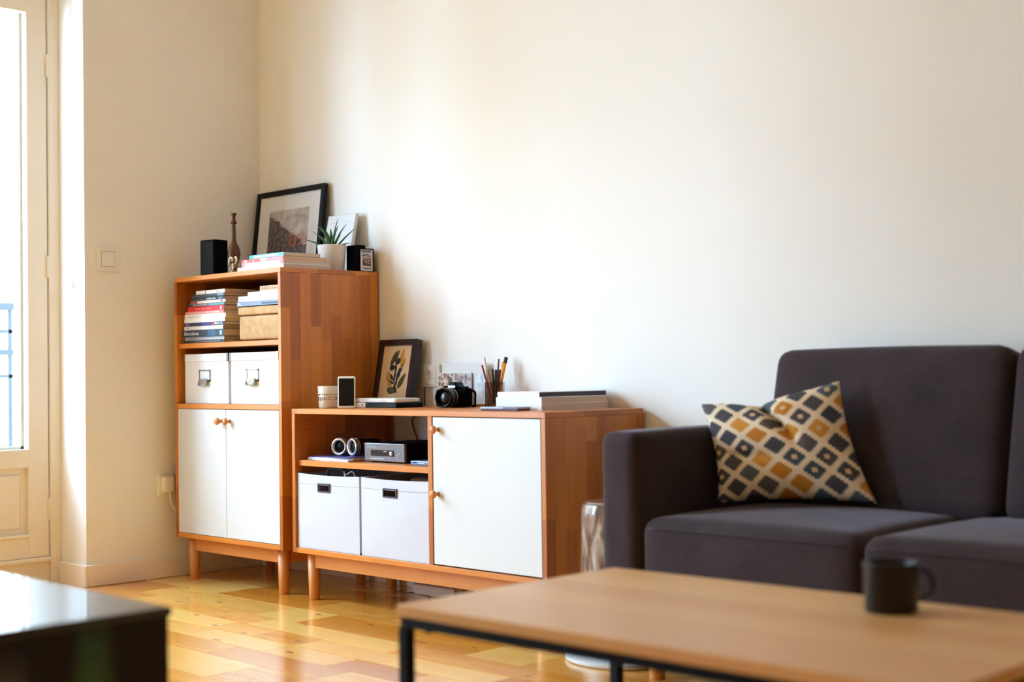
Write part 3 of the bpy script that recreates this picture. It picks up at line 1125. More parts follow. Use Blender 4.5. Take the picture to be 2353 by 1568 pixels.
pt = thing('potted_plant', 'spiky green succulent in a cream clay pot on the tall cabinet', 'plant', (0.738, -0.170, TZ))
obj('pot', lathe([(0, .004), (.046, 0), (.049, .003), (.0585, .104), (.0585, .107), (.054, .107), (.0515, .09), (0, .088)], 32, cap=False), 'pot_clay', pt, True)
obj('soil', lathe([(0, .0905), (.05, .0895), (.05, .086)], 20), 'soil', pt)


def blade(p0, p1, bend, w, thick, n=8, fold=0.35):
    """a tapered pointed leaf from p0 to p1"""
    bm = bmesh.new()
    p0, p1 = Vector(p0), Vector(p1)
    d = p1 - p0
    side = d.cross(Vector((0, 0, 1)))
    if side.length < 1e-4:
        side = Vector((1, 0, 0))
    side.normalize()
    nrm = side.cross(d).normalized()
    rings = []
    for i in range(n + 1):
        s = i / n
        c = p0 + d * s + nrm * bend * math.sin(PI * s) + Vector((0, 0, -abs(bend) * 0.6 * s * s))
        ww = w * (0.55 + 0.9 * s - 0.2 * s) * (1 - s) ** 0.75 * 1.35 + w * 0.02
        tt = thick * (1 - s) ** 0.8 + 0.0004
        rings.append([bm.verts.new(c + side * ww + nrm * ww * fold), bm.verts.new(c - nrm * tt * .2 + nrm * tt * .6), bm.verts.new(c - side * ww + nrm * ww * fold), bm.verts.new(c - nrm * tt)])
    for a, b2 in zip(rings, rings[1:]):
        for k in range(4):
            bm.faces.new((a[k], a[(k + 1) % 4], b2[(k + 1) % 4], b2[k]))
    bm.faces.new(rings[0])
    bm.faces.new(rings[-1])
    return bm


rl = random.Random(11)
# tips: offsets from the pot centre along the view's right, depth and height
for k, (a, e, ln) in enumerate(((225, 22, .125), (222, 45, .115), (205, 58, .13), (150, 70, .10), (60, 78, .135), (40, 60, .125), (44, 42, .135), (40, 20, .085), (300, 50, .10), (330, 35, .09), (270, 60, .11), (110, 45, .10), (180, 40, .10), (0, 66, .11))):
    az, el = math.radians(a), math.radians(e)
    dv = Vector((math.cos(az) * math.cos(el), math.sin(az) * math.cos(el), math.sin(el)))
    obj('leaf', blade(Vector((dv.x * .012, dv.y * .012, .088)), Vector((0, 0, .09)) + dv * ln, rl.uniform(.002, .010), .0085, .005), 'green_leaf', pt, True)

tb = thing('card_box', 'small black box with a white picture card on its side', 'box', (0.797, -0.070, TZ))
obj('body', box(-.036, .034, -.045, -.002, 0, .106, .002), 'black_matte', tb)
obj('frame', box(-.034, .034, -.0015, .045, 0, .094, .002), 'black_gloss', tb)
obj('white_slab', box(-.03, .030, .004, .04, .0942, .101), 'white_card', tb)
cd = obj('picture_card', box(.0342, .0348, -.028, .034, .003, .088), plain('card_grey', (206, 200, 206), .5), tb)
obj('card_photo', box(.0348, .0352, -.018, .025, .022, .056), 'portrait_print', cd)
for k in range(6):
    obj('card_lettering', box(.0348, .0352, -.024 + k * .0088, -.018 + k * .0088, .077, .086), plain('ink', (58, 48, 58), .6), cd)
for (a, b2, z) in ((-.016, -.006, .068), (-.003, .014, .068), (-.022, .026, .061), (-.018, -.010, .012), (.02, .028, .012), (-.008, .016, .010)):
    obj('card_lettering', box(.0348, .0352, a, b2, z, z + .004), 'ink', cd)

# ================================================================== on the sideboard
LZ = 0.7182
cup = thing('cup', 'cream ceramic cup with black hand lettering beside the phone', 'cup', (0.966, -0.37, LZ))
plain('cup_glaze', (226, 210, 184), 0.35, noise=0.15, nscale=30, coat=0.3)
obj('cup_body', lathe([(0, .002), (.034, 0), (.0365, .003), (.0395, .04), (.0415, .083), (.040, .084), (.0378, .04), (.034, .008), (0, .007)], 36, cap=False), 'cup_glaze', cup, True)
rl = random.Random(4)
for row, z in enumerate((.052, .041, .033)):
    a = math.radians(-120)
    while a < math.radians(20):
        da = rl.uniform(.05, .14)
        rr_ = .0366 + z * .060 + .0006
        hgt = rl.uniform(.003, .0062)
        b_ = bmesh.new()
        ps = []
        for s in (0, .5, 1):
            an = a + da * s
            ps.append((rr_ * math.cos(an), rr_ * math.sin(an), z + hgt * rl.uniform(-.5, .5)))
        tube(ps, .0011, 5, b_)
        if rl.random() < .6:
            tube([ps[1], (ps[1][0], ps[1][1], ps[1][2] - hgt)], .0010, 5, b_)
        obj('lettering', b_, 'ink', cup)
        a += da + rl.uniform(.05, .16)

ph = thing('smartphone', 'white framed smartphone with dark back standing upright on the sideboard', 'phone', (1.132, -0.415, LZ), math.radians(43), rot=(math.radians(-4), 0, math.radians(43)))
bm = box(-.0345, .0345, -.0055, .0055, 0, .122, .0048, 3)
for v in bm.verts:   # round the outline's corners
    x, z = abs(v.co.x), v.co.z
    for zc, sg in ((.012, -1), (.110, 1)):
        if x > .0225 and (z - zc) * sg > 0:
            q = Vector((x - .0225, (z - zc)))
            m_ = max(abs(q.x), abs(q.y)) / max(q.length, 1e-6)
            v.co.x = math.copysign(.0225 + q.x * m_, v.co.x)
            v.co.z = zc + q.y * m_
obj('case', bm, 'white_plastic', ph)
obj('back_glass', box(-.0285, .0285, -.0063, -.005, .010, .112, .0006), 'black_gloss', ph)
b_ = lathe([(.0055, 0), (.0055, .0012), (.0035, .0012)], 16)
b_.transform(at(-.021, -.0063, .1) @ Matrix.Rotation(PI / 2, 4, 'X'))
obj('lens', b_, 'black_plastic', ph)

hb = thing('black_case', 'flat black case under the white slab on the sideboard', 'case', (1.18, -0.215, LZ))
part('case', box(1.085, 1.262, -0.285, -0.150, LZ, LZ + .018, .002), 'black_plastic', hb)
wsb = tag(obj('adapter', box(-.035, .033, -.02, .025, 0, .018, .003, 2), 'white_plastic'), 'small white adapter block with dark dot under the white slab', 'adapter')
wsb.location = (1.048, -0.265, LZ)
obj('indicator', box(.012, .02, -.0206, -.0198, .007, .012), 'black_plastic', wsb)
ws = tag(obj('media_player', soft(0, 0, .0085, .245, .12, .017, .005, n=8), 'white_plastic', None, True), 'flat white rounded slab resting on black case near the leaf picture', 'device')
ws.location = (1.135, -0.222, LZ + .0184)

lf = leaning_frame('picture_frame', 'dark wooden frame with pressed-leaf print leaning on wall above the sideboard', 'picture', 0.893, 0.225, 0.261, -0.102, math.radians(10.6), 0.024, 0.033, 'dark_frame_wood')
lf.location.z += LZ
plain('cream_paper', (222, 190, 148), .85, noise=.08)
obj('paper', box(.022, .203, .010, .013, .022, .239), 'cream_paper', lf)
plain('leaf_olive', (88, 76, 30), .8, noise=.4, nscale=60)
plain('leaf_dark', (46, 32, 22), .8, noise=.3, nscale=60)
plain('petal_ochre', (198, 144, 48), .8, noise=.3, nscale=60)


def flat_leaf(cx, cz, ang, ln, wd, n=7):
    bm = bmesh.new()
    ca, sa = math.cos(ang), math.sin(ang)
    up_, dn = [], []
    for i in range(n + 1):
        s = i / n
        w = wd * math.sin(PI * s ** .8) * (1 + .12 * math.sin(s * 40))
        for lst, sg in ((up_, 1), (dn, -1)):
            x, z = ln * (s - .5), sg * w / 2
            lst.append((cx + x * ca - z * sa, cz + x * sa + z * ca))
    ol = up_ + dn[::-1][1:-1]
    a = [bm.verts.new((x, .0096, z)) for x, z in ol]
    b2 = [bm.verts.new((x, .0101, z)) for x, z in ol]
    bm.faces.new(a)
    bm.faces.new(b2[::-1])
    for k in range(len(ol)):
        bm.faces.new((a[k], a[(k + 1) % len(ol)], b2[(k + 1) % len(ol)], b2[k]))
    return bm


for (x, z, a, l, w, mt) in ((.090, .182, 65, .060, .020, 'leaf_olive'), (.103, .190, 62, .050, .016, 'leaf_olive'), (.128, .190, 80, .05, .022, 'petal_ochre'), (.135, .165, 60, .04, .02, 'petal_ochre'),
                            (.074, .120, 100, .04, .024, 'petal_ochre'), (.083, .098, 120, .04, .022, 'petal_ochre'), (.088, .150, 10, .028, .022, 'leaf_dark'), (.112, .172, 30, .03, .022, 'leaf_dark'),
                            (.104, .150, 95, .03, .012, 'leaf_dark'), (.104, .122, 90, .05, .010, 'leaf_dark'), (.125, .140, 60, .055, .016, 'leaf_dark'), (.138, .105, 58, .06, .022, 'leaf_olive'),
                            (.120, .118, 50, .03, .010, 'leaf_dark'), (.090, .118, 130, .03, .012, 'leaf_dark'), (.092, .100, 160, .025, .010, 'leaf_dark'), (.114, .098, 70, .03, .01, 'leaf_dark'),
                            (.095, .072, -10, .045, .026, 'leaf_olive'), (.112, .075, -45, .03, .018, 'leaf_dark'), (.106, .086, 90, .04, .005, 'leaf_olive')):
    obj('pressed_leaf', flat_leaf(.1125 + (x - .106) * 1.3, .128 + (z - .132) * 1.18, math.radians(a), l * 1.25, w * 1.3), mt, lf)

so = thing('wall_socket', 'cream wall power socket above the sideboard with round recess', 'socket', (1.146, 0, 0.835))
so_plate = part('plate', box(1.093, 1.199, -.011, 0, .791, .879, .003, 2), 'white_plastic', so)
ins = part('insert', box(1.113, 1.179, -.0135, -.0105, .803, .867, .0008), 'white_plastic', so)
for o_ in (so_plate, ins):
    cut(o_, [((1.146, -.03, .835), (1.146, -.006, .835), .0205)])
cut(so_plate, [((1.146 + q_, -.03, .835 - q_), (1.146 + q_, -.0008, .835 - q_), .0029) for q_ in (-.0085, .0085)])
cbw = tag(obj('power_cable', tube(smooth_path([(1.105, -.006, .789), (1.104, -.005, .74), (1.097, -.005, .70), (1.03, -.006, .665), (1.045, -.006, .61), (1.06, -.006, .56), (1.055, -.006, .30), (1.10, -.006, .10), (1.12, -.03, .0065), (1.16, -.09, .005), (1.12, -.14, .005), (1.02, -.11, .005)]), .0024, 8), plain('cable_grey', (96, 84, 78), .6), None, True), 'thin grey cable running down the wall behind the sideboard', 'cable')

# photo cards leaning on the wall
pc = thing('photo_display', 'white photo sheet in a wooden strip stand behind the camera', 'photo', (1.35, -.035, LZ))
part('stand', box(1.232, 1.484, -.060, -.018, LZ, LZ + .010, .001), 'oak_rail', pc)
sh = part('sheet', box(1.230, 1.478, -.022, -.0195, LZ + .008, .882), 'white_card', pc)
part('pale_picture', box(1.415, 1.470, -.0226, -.0221, .755, .84), 'pale_print', pc, sub=sh)
p2 = thing('photo_print', 'glossy photo print of two street pictures leaning behind the camera', 'photo', (1.31, -.045, LZ + .0102))
part('paper', box(1.214, 1.400, -.031, -.029, LZ + .0102, .846), 'white_card', p2)
part('picture', box(1.217, 1.300, -.0315, -.0309, LZ + .012, .843), 'crowd_print', p2)
part('picture', box(1.306, 1.397, -.0315, -.0309, LZ + .012, .843), 'street_print', p2)

# ------------------------------------------------------------------ camera on the sideboard (front towards local -y)
cm = thing('slr_camera', 'black single lens reflex camera with lens on the sideboard', 'camera', (1.425, -.135, LZ), math.radians(14))
b_ = soft(0, 0, .036, .124, .050, .072, .012, n=8)
obj('body', b_, 'black_matte', cm, True)
obj('grip', soft(-.050, -.024, .035, .030, .036, .066, .012, n=8), 'black_matte', cm, True)
b_ = soft(.004, -.004, .079, .052, .056, .030, .012, n=8)
for v in b_.verts:
    if v.co.z > .08:
        v.co.x = .004 + (v.co.x - .004) * .72
obj('prism_housing', b_, 'black_plastic', cm, True)
obj('name_plate', box(-.012, .020, -.0335, -.0315, .072, .081, .001), plain('silver_print', (200, 206, 214), .3, .6), cm)
for n_, prof, y0, z0, x0 in (('lens_barrel', [(.031, 0), (.031, .022), (.033, .024), (.033, .052), (.0355, .054), (.0355, .074), (.033, .076), (.030, .074), (.028, .062), (.0, .06)], -.022, .037, .008),):
    b_ = lathe(prof, 36, cap=False)
    b_.transform(at(x0, y0, z0) @ Matrix.Rotation(PI / 2, 4, 'X'))
    lb = auto_smooth(obj(n_, b_, 'black_plastic', cm), 35)
b_ = lathe([(0, .068), (.012, .0675), (.022, .065), (.0275, .060), (.0275, .058)], 28, cap=False)
b_.transform(at(.008, -.022, .037) @ Matrix.Rotation(PI / 2, 4, 'X'))
obj('front_element', b_, 'black_gloss', lb, True)
for yy in (.025, .0535):
    b_ = lathe([(.0332 if yy < .05 else .0357, yy), (.0338 if yy < .05 else .0362, yy + .0008), (.0332 if yy < .05 else .0357, yy + .0016)], 36)
    b_.transform(at(.008, -.022, .037) @ Matrix.Rotation(PI / 2, 4, 'X'))
    obj('lens_ring', b_, 'chrome', lb, True)
b_ = lathe([(.009, 0), (.009, .008), (.007, .009)], 18)
b_.transform(at(-.044, 0, .071))
obj('mode_dial', b_, 'black_plastic', cm)
b_ = lathe([(.008, 0), (.008, .006)], 18)
b_.transform(at(.048, 0, .071))
obj('dial', b_, 'black_plastic', cm)
obj('strap', tube(smooth_path([(.06, 0, .064), (.078, .01, .055), (.085, .0, .028), (.075, .015, .006), (.055, .03, .004)]), .0042, 8), 'black_matte', cm, True)

# ------------------------------------------------------------------ pen holder
pcx, pcy = 1.582, -.085
hd = thing('pen_holder', 'clear acrylic pen holder on the sideboard', 'pen holder', (pcx, pcy, LZ))
bm = bmesh.new()
for sgn in (-1, 1):
    bx(bm, sgn * .032 - .0012, sgn * .032 + .0012, -.033, .033, 0, .092)
    bx(bm, -.033, .033, sgn * .032 - .0012, sgn * .032 + .0012, 0, .092)
bx(bm, -.031, .031, -.031, .031, 0, .004)
obj('tumbler', bm, 'acrylic', hd)
hd.rotation_euler.z = math.radians(40)
pens = [('red pencil', 'pencil', (150, 30, 36), (-.022, .02), (-.032, -.018), .150, .0036, None),
        ('pale wooden stick', 'stick', (226, 186, 150), (.004, .012), (-.022, -.012), .176, .0030, None),
        ('black marker', 'marker', (22, 24, 26), (.008, -.010), (-.022, -.006), .128, .0055, None),
        ('dark maroon pen', 'pen', (70, 24, 38), (-.006, .016), (-.006, -.002), .130, .0045, None),
        ('thin purple pencil', 'pencil', (98, 38, 78), (-.012, -.012), (.010, .002), .166, .0032, None),
        ('black felt pen', 'pen', (24, 20, 28), (.0, -.016), (.004, -.006), .126, .0050, None),
        ('dark brown pen', 'pen', (70, 44, 30), (-.016, .002), (.016, .010), .128, .0040, None),
        ('orange ballpoint pen with dark cap', 'pen', (226, 136, 26), (-.020, -.012), (.026, .020), .176, .0055, (40, 22, 40)),
        ('amber ballpoint pen', 'pen', (232, 160, 40), (-.006, -.020), (.022, .026), .158, .0048, (226, 136, 26)),
        ('white pencil', 'pencil', (222, 206, 188), (-.028, -.006), (.004, .016), .098, .0040, None)]
vr, vd = Vector((.707, .707, 0)), Vector((-.707, .707, 0))
for nm, kind, rgb, b0, t0, ln, rad, capc in pens:
    base = Vector((pcx, pcy, LZ + .0105)) + vr * t0[0] * .22 + vd * t0[1] * .3
    rim = Vector((pcx, pcy, LZ + .092)) + vr * t0[0] * .9 + vd * t0[1] * .9
    d = (rim - base).normalized()
    r = thing(kind, nm + ' standing in the clear acrylic holder', kind, base, 0, 'pens in the acrylic holder')
    obj('barrel', tube([(0, 0, 0), d * .010, d * (ln * .80), d * ln], [rad * .35, rad, rad, rad * .9], 8), plain('pen_%d_%d_%d' % rgb, rgb, .4), r)
    if capc:
        obj('cap', tube([d * (ln * .88), d * (ln * 1.005)], rad * 1.25, 8), plain('pen_%d_%d_%d' % capc, capc, .4), r)

g = 'books piled on the sideboard'
book('book', 'thick pale paperback flat on the sideboard top', 1.868, 2.080, -.360, -.030, LZ, LZ + .022, (224, 216, 208), 'paper_grey', (), g)
book('book', 'thick pale paperback lying in the middle of the sideboard book pile', 1.866, 2.078, -.358, -.032, LZ + .0222, LZ + .043, (226, 220, 214), 'paper_grey', (), g)
tn = book('book', 'thin white book with dark side topmost of the sideboard pile', 1.872, 2.066, -.356, -.024, LZ + .0432, LZ + .0605, (240, 240, 244), plain('dark_violet_edge', (40, 26, 48), .5), (), g)
sm = thing('slim_player', 'slim grey device lying in front of the sideboard book pile', 'device', (1.955, -.40, LZ))
part('lower_shell', box(1.868, 2.040, -.432, -.372, LZ, LZ + .004, .0015), plain('maroon', (96, 40, 48), .4), sm)
part('body', box(1.866, 2.042, -.434, -.370, LZ + .0042, LZ + .013, .003, 2), plain('device_grey', (150, 146, 160), .35), sm)
part('dark_end', box(1.975, 2.043, -.4346, -.4338, LZ + .005, LZ + .012), plain('dark_plum', (84, 60, 72), .4), sm)

# ================================================================== inside the sideboard
SZ = 0.5242
g = 'magazines on the sideboard shelf'
for k, (lab, rgb, sh_, z0, th, dy) in enumerate((
        ('white magazine at the bottom of the pile under the headphones', (238, 236, 240), 0, 0, .006, 0),
        ('white magazine with orange cover details in the middle of the pile', (236, 228, 226), .006, .0062, .005, .006),
        ('dark blue magazine topmost of the pile under the headphones', (70, 66, 120), .012, .0114, .004, .004))):
    r = thing('magazine', lab, 'magazine', (1.06 + sh_ * .5, -.35 + dy, SZ + z0), math.radians((-2, 2, -3)[k]), g)
    w, dd = .128, .098
    bm = bmesh.new()
    bx(bm, -w, w, -dd, dd, th - .001, th)
    bx(bm, -w, w, -dd, dd, 0, .001)
    bx(bm, -w, w, -dd, -dd + .0008, .001, th - .001)
    obj('cover', bm, colmat(rgb, .35), r)
    obj('page_block', box(-w + .001, w - .001, -dd + .001, dd - .001, .001, th - .001), 'white_card', r)
    if k == 1:
        obj('cover_mark', box(.03, .11, -.09, -.03, th, th + .0003), colmat((206, 92, 60)), r)
MZ = SZ + .0160

# headphones: ear cups facing the room, band lying backwards
hp = thing('headphones', 'silver and black headphones lying on the magazines', 'headphones', (1.085, -.375, MZ), math.radians(8))
plain('silver_ring', (206, 210, 220), .25, .8)
for cx, tilt in ((-.036, 12), (.036, -14)):
    M_ = at(cx, 0, .034) @ Matrix.Rotation(math.radians(tilt), 4, 'Z') @ Matrix.Rotation(PI / 2, 4, 'X')
    b_ = lathe([(.018, -.026), (.030, -.020), (.033, -.006), (.033, .004)], 28)
    b_.transform(M_)
    cupo = obj('ear_cup', b_, 'black_plastic', hp, True)
    b_ = lathe([(.030, .004), (.034, .006), (.034, .012), (.029, .016), (.023, .012), (.022, .004)], 28, cap=False)
    b_.transform(M_)
    obj('ear_ring', b_, 'silver_ring', cupo, True)
    b_ = lathe([(.022, .003), (.0, .003)], 24, cap=False)
    b_.transform(M_)
    obj('speaker_cloth', b_, 'black_matte', cupo)
    for q_ in (-.006, .0):
        b_ = lathe([(.0332, q_), (.0345, q_ + .0015), (.0332, q_ + .003)], 28)
        b_.transform(M_)
        obj('trim_ring', b_, 'silver_ring', cupo, True)
obj('headband', tube(smooth_path([(-.05, .022, .036), (-.066, .07, .045), (-.045, .125, .05), (0, .15, .052), (.045, .125, .05), (.066, .07, .045), (.05, .022, .036)]), .006, 8), 'black_matte', hp, True)
obj('band_yoke', box(.050, .066, .012, .03, .018, .05, .003), plain('leather_tan', (150, 118, 82), .6), hp)
obj('band_yoke', box(-.066, -.050, .012, .03, .018, .05, .003), plain('dark_metal', (60, 56, 58), .35, .7), hp)

# receiver
rc = thing('receiver', 'small dark silver hi-fi receiver with display on the sideboard shelf', 'receiver', (1.34, -.27, SZ))
plain('receiver_silver', (118, 112, 114), .35, .6, noise=.1)
part('case', box(1.228, 1.447, -.396, -.14, SZ + .006, SZ + .070, .0015), 'black_matte', rc)
fp = part('front_panel', box(1.226, 1.449, -.408, -.3962, SZ + .005, SZ + .070, .002, 2), 'receiver_silver', rc)
part('display', box(1.262, 1.392, -.4088, -.4078, SZ + .024, SZ + .046), plain('display_dark', (44, 40, 44), .12), rc, sub=fp)
part('display_text', box(1.335, 1.352, -.4093, -.4087, SZ + .040, SZ + .0425), plain('lcd_grey', (190, 190, 196), .5), rc, sub=fp)
part('tray_slot', box(1.256, 1.338, -.4091, -.4079, SZ + .0135, SZ + .0160), 'silver_ring', rc, sub=fp)
part('brand_strip', box(1.238, 1.290, -.4086, -.4079, SZ + .0525, SZ + .0610), plain('strip_blue', (126, 130, 138), .4, .5), rc, sub=fp)
b_ = lathe([(.0085, 0), (.0085, .006), (.007, .0075), (0, .0075)], 20, cap=False)
b_.transform(at(1.380, -.408, SZ + .034) @ Matrix.Rotation(PI / 2, 4, 'X'))
part('volume_knob', b_, 'silver_ring', rc, True, sub=fp)
for kx, kz in ((1.412, .030), (1.424, .033), (1.418, .022), (1.366, .0185)):
    part('button', box(kx - .004, kx + .004, -.4105, -.4079, SZ + kz - .0013, SZ + kz + .0013), 'lcd_grey', rc, sub=fp)
for fx in (1.25, 1.425):
    for fy in (-.38, -.17):
        b_ = lathe([(.008, 0), (.009, .006)], 14)
        b_.transform(at(fx, fy, SZ))
        part('foot', b_, 'black_plastic', rc)
dv = thing('card_reader', 'small blue-grey box device beside the receiver', 'device', (1.545, -.38, SZ))
part('body', box(1.500, 1.600, -.425, -.345, SZ, SZ + .015, .003, 2), plain('blue_grey', (112, 128, 152), .3, .3), dv)
part('port', box(1.513, 1.533, -.4256, -.4248, SZ + .007, SZ + .012), plain('port_blue', (36, 44, 96), .4), dv)
part('light_strip', box(1.540, 1.575, -.4256, -.4248, SZ + .005, SZ + .008), 'silver_ring', dv)
g2 = thing('webcam', 'small grey clip-on device standing behind the receiver', 'device', (1.50, -.28, SZ))
part('stem', box(1.492, 1.508, -.29, -.27, SZ, SZ + .048), 'black_plastic', g2)
part('head', soft(1.50, -.282, SZ + .058, .07, .02, .022, .006, n=6), plain('webcam_grey', (140, 134, 130), .4), g2, True)


# fabric bins
def bin_(label, x0, x1, hx0, hx1, seed):
    z0, z1, y0, y1 = lz0 + T + .0006, 0.476, -0.482, -0.09
    r = thing('fabric_bin', label, 'storage bin', ((x0 + x1) / 2, (y0 + y1) / 2, z0), 0, 'white fabric bins in the sideboard')
    hz0, hz1 = .414, .440
    xs = sorted(set([x0 + (x1 - x0) * k / 12 for k in range(13)] + [hx0, hx1]))
    zs = sorted(set([z0 + (z1 - z0) * k / 10 for k in range(11)] + [hz0, hz1]))
    xs = [x for x in xs if not (hx0 < x < hx1)]
    zs = [z for z in zs if not (hz0 < z < hz1)]
    bm = bmesh.new()
    grid = {}
    for i, x in enumerate(xs):
        for j, z in enumerate(zs):
            u, v = (x - x0) / (x1 - x0), (z - z0) / (z1 - z0)
            bulge = .007 * math.sin(PI * u) * math.sin(PI * v)
            sag = -.004 * math.sin(PI * u) * v ** 3
            wr = .0035 * mnoise.noise(Vector((u * 3 + seed, v * 3, seed * 2.1))) * math.sin(PI * u)
            grid[i, j] = bm.verts.new((x + (.004 * mnoise.noise(Vector((seed, v * 2, 1))) if 0 < i < len(xs) - 1 else 0), y0 - bulge + wr, z + sag))
    for i in range(len(xs) - 1):
        for j in range(len(zs) - 1):
            if xs[i] >= hx0 - 1e-6 and xs[i + 1] <= hx1 + 1e-6 and zs[j] >= hz0 - 1e-6 and zs[j + 1] <= hz1 + 1e-6:
                continue
            bm.faces.new((grid[i, j], grid[i + 1, j], grid[i + 1, j + 1], grid[i, j + 1]))
    bmesh.ops.recalc_face_normals(bm, faces=bm.faces)
    if bm.faces[0].normal.y > 0:
        bmesh.ops.reverse_faces(bm, faces=bm.faces[:])
    bmesh.ops.solidify(bm, geom=bm.faces[:], thickness=.004)
    th = .004
    bx(bm, x0, x0 + th, y0 + .002, y1, z0, z1)
    bx(bm, x1 - th, x1, y0 + .002, y1, z0, z1)
    bx(bm, x0, x1, y1 - th, y1, z0, z1)
    bx(bm, x0, x1, y0 + .002, y1, z0, z0 + th)
    me_o = part('fabric', bm, 'white_fabric', r)
    auto_smooth(me_o, 50)
    # hem band around the rim
    bm = bmesh.new()
    for k in range(10):
        u0, u1 = k / 10, (k + 1) / 10
        xa, xb = x0 + (x1 - x0) * u0, x0 + (x1 - x0) * u1
    part('hem', box(x0 - .0012, x0 + .0005, y0 + .004, y1, z1 - .035, z1), 'white_fabric', r)
    part('hem', box(x1 - .0005, x1 + .0012, y0 + .004, y1, z1 - .035, z1), 'white_fabric', r)
    st_ = tube([(x0 + (x1 - x0) * k / 14, y0 - .0012 - .0055 * math.sin(PI * k / 14) * math.sin(PI * .875), z1 - .036 - .003 * math.sin(PI * k / 14)) for k in range(15)], .0009, 5)
    part('hem_seam', st_, 'white_fabric', r)
    bm = bmesh.new()
    fy0, fy1 = y0 - .009, y0 - .0015
    for (a, b2, c_, d_) in ((hx0 - .003, hx1 + .003, hz0 - .003, hz0 + .0015), (hx0 - .003, hx1 + .003, hz1 - .0015, hz1 + .003), (hx0 - .003, hx0 + .0015, hz0, hz1), (hx1 - .0015, hx1 + .003, hz0, hz1)):
        bx(bm, a, b2, fy0 + .002, fy1 + .002, c_, d_)
    part('handle_border', bm, plain('plum_border', (60, 44, 58), .5), r)  # dark plum border framing the handle hole
    return r


bin_('white fabric bin next to the tall cabinet with cables showing at its rim', .917, 1.284, 1.050, 1.117, 1.3)
bin_('white fabric bin next to the sideboard door', 1.296, 1.662, 1.426, 1.494, 4.7)
tag(obj('cable_coil', tube(smooth_path([(1.00, -.36, .2095), (0.99, -.38, .36), (1.02, -.42, .48), (1.06, -.41, .492), (1.09, -.40, .486), (1.08, -.38, .45), (1.04, -.34, .30), (1.06, -.30, .2095)]), .007, 8), plain('cable_dark', (70, 68, 64), .6), None, True), 'grey cable loop rising from the fabric bin next to the tall cabinet', 'cable')
tag(obj('cable_end', tube(smooth_path([(1.13, -.36, .2055), (1.13, -.40, .36), (1.135, -.43, .480), (1.142, -.43, .474), (1.17, -.42, .486), (1.185, -.41, .45)]), .003, 6), 'white_plastic', None, True), 'thin white cable end sticking out of the fabric bin', 'cable')
b_ = soft(1.55, -.28, .341, .19, .24, .266, .015, (.004, .004, .004), 8, wob=.003)
tag(obj('paper_bag', b_, plain('kraft', (120, 78, 48), .85, noise=.2), None, True), 'folded brown paper bag inside the fabric bin next to the door', 'bag')

# things on the floor behind the cabinets
ps = thing('power_strip', 'white power strip with cables on the floor under the sideboard', 'power strip', (1.25, -.09, 0))
part('body', box(1.14, 1.38, -.115, -.070, .001, .038, .004, 2), 'white_plastic', ps)
for k in range(4):
    b_ = lathe([(.018, 0), (.018, .001), (.015, .001), (.015, .0002), (0, .0002)], 18, cap=False)
    b_.transform(at(1.175 + k * .055, -.0925, .038))
    part('outlet', b_, 'white_plastic', ps)
tag(obj('floor_cable', tube(smooth_path([(1.36, -.13, .006), (1.30, -.17, .006), (1.38, -.20, .006), (1.50, -.15, .006), (1.62, -.18, .006), (1.70, -.08, .006)]), .005, 8), 'black_plastic', None, True), 'black cable lying on the floor under the sideboard', 'cable')
pg = thing('plug_adapter', 'cream plug adapter on the wall behind the tall cabinet', 'plug', (0, -.495, .39))
part('plate', box(0, .010, -.535, -.455, .345, .432, .002), 'white_plastic', pg)
part('plug', box(.010, .034, -.520, -.470, .36, .425, .004, 2), 'white_plastic', pg)
part('cord', tube(smooth_path([(.022, -.49, .362), (.03, -.485, .31), (.045, -.46, .27), (.03, -.42, .25), (.025, -.36, .27)]), .003, 8), 'white_plastic', pg, True)

sw = thing('light_switch', 'cream square light switch on the wall beside the door', 'switch', (0, -.759, 1.331))
bm = bmesh.new()
for a, b2, c_, d_ in ((-.808, -.710, 1.281, 1.2995), (-.808, -.710, 1.3635, 1.382), (-.808, -.7895, 1.2995, 1.3635), (-.7285, -.710, 1.2995, 1.3635)):
    bx(bm, 0, .009, a, b2, c_, d_)
part('plate', bm, 'white_plastic', sw)
part('rocker', box(.0, .0115, -.788, -.730, 1.301, 1.362, .0015), 'white_plastic', sw)

# ================================================================== sofa
sf = thing('sofa', 'dark grey upholstered two-seat sofa on wooden legs against the wall', 'sofa', (3.54, -.42, 0))
AF = -0.79
for a0, a1 in ((2.703, 2.832), (4.205, 4.334)):
    part('armrest', soft((a0 + a1) / 2, (AF - .06) / 2, .395, a1 - a0, abs(AF + .06), .57, .032, (.003, .003, .004), 16), 'sofa_fabric', sf, True)
part('seat_base', soft(3.518, (AF + .03 - .06) / 2, .185, 1.37, abs(AF + .03 + .06), .13, .015, n=10), 'sofa_fabric', sf, True)
part('back_frame', soft(3.518, -.052, .48, 1.46, .05, .58, .02, n=10), 'sofa_fabric', sf, True)
for a0, a1, dy in ((2.836, 3.496, 0), (3.506, 4.200, -.012)):
    yc0, yc1 = AF + .005 + dy, -.16
    sc = part('seat_cushion', soft((a0 + a1) / 2, (yc0 + yc1) / 2,   .354, a1 - a0, yc1 - yc0, .200, .042, (.004, .006, .016), 18), 'sofa_fabric', sf, True)
    ln = [(a0 + .035 + (a1 - a0 - .07) * k / 16, yc0 - .0010 - .006 * max(0, 1 - ((k - 8) / 8) ** 2) * .55, .428) for k in range(17)]
    part('seam', tube(ln, .0022, 6), 'sofa_fabric', sf, True, sub=sc)
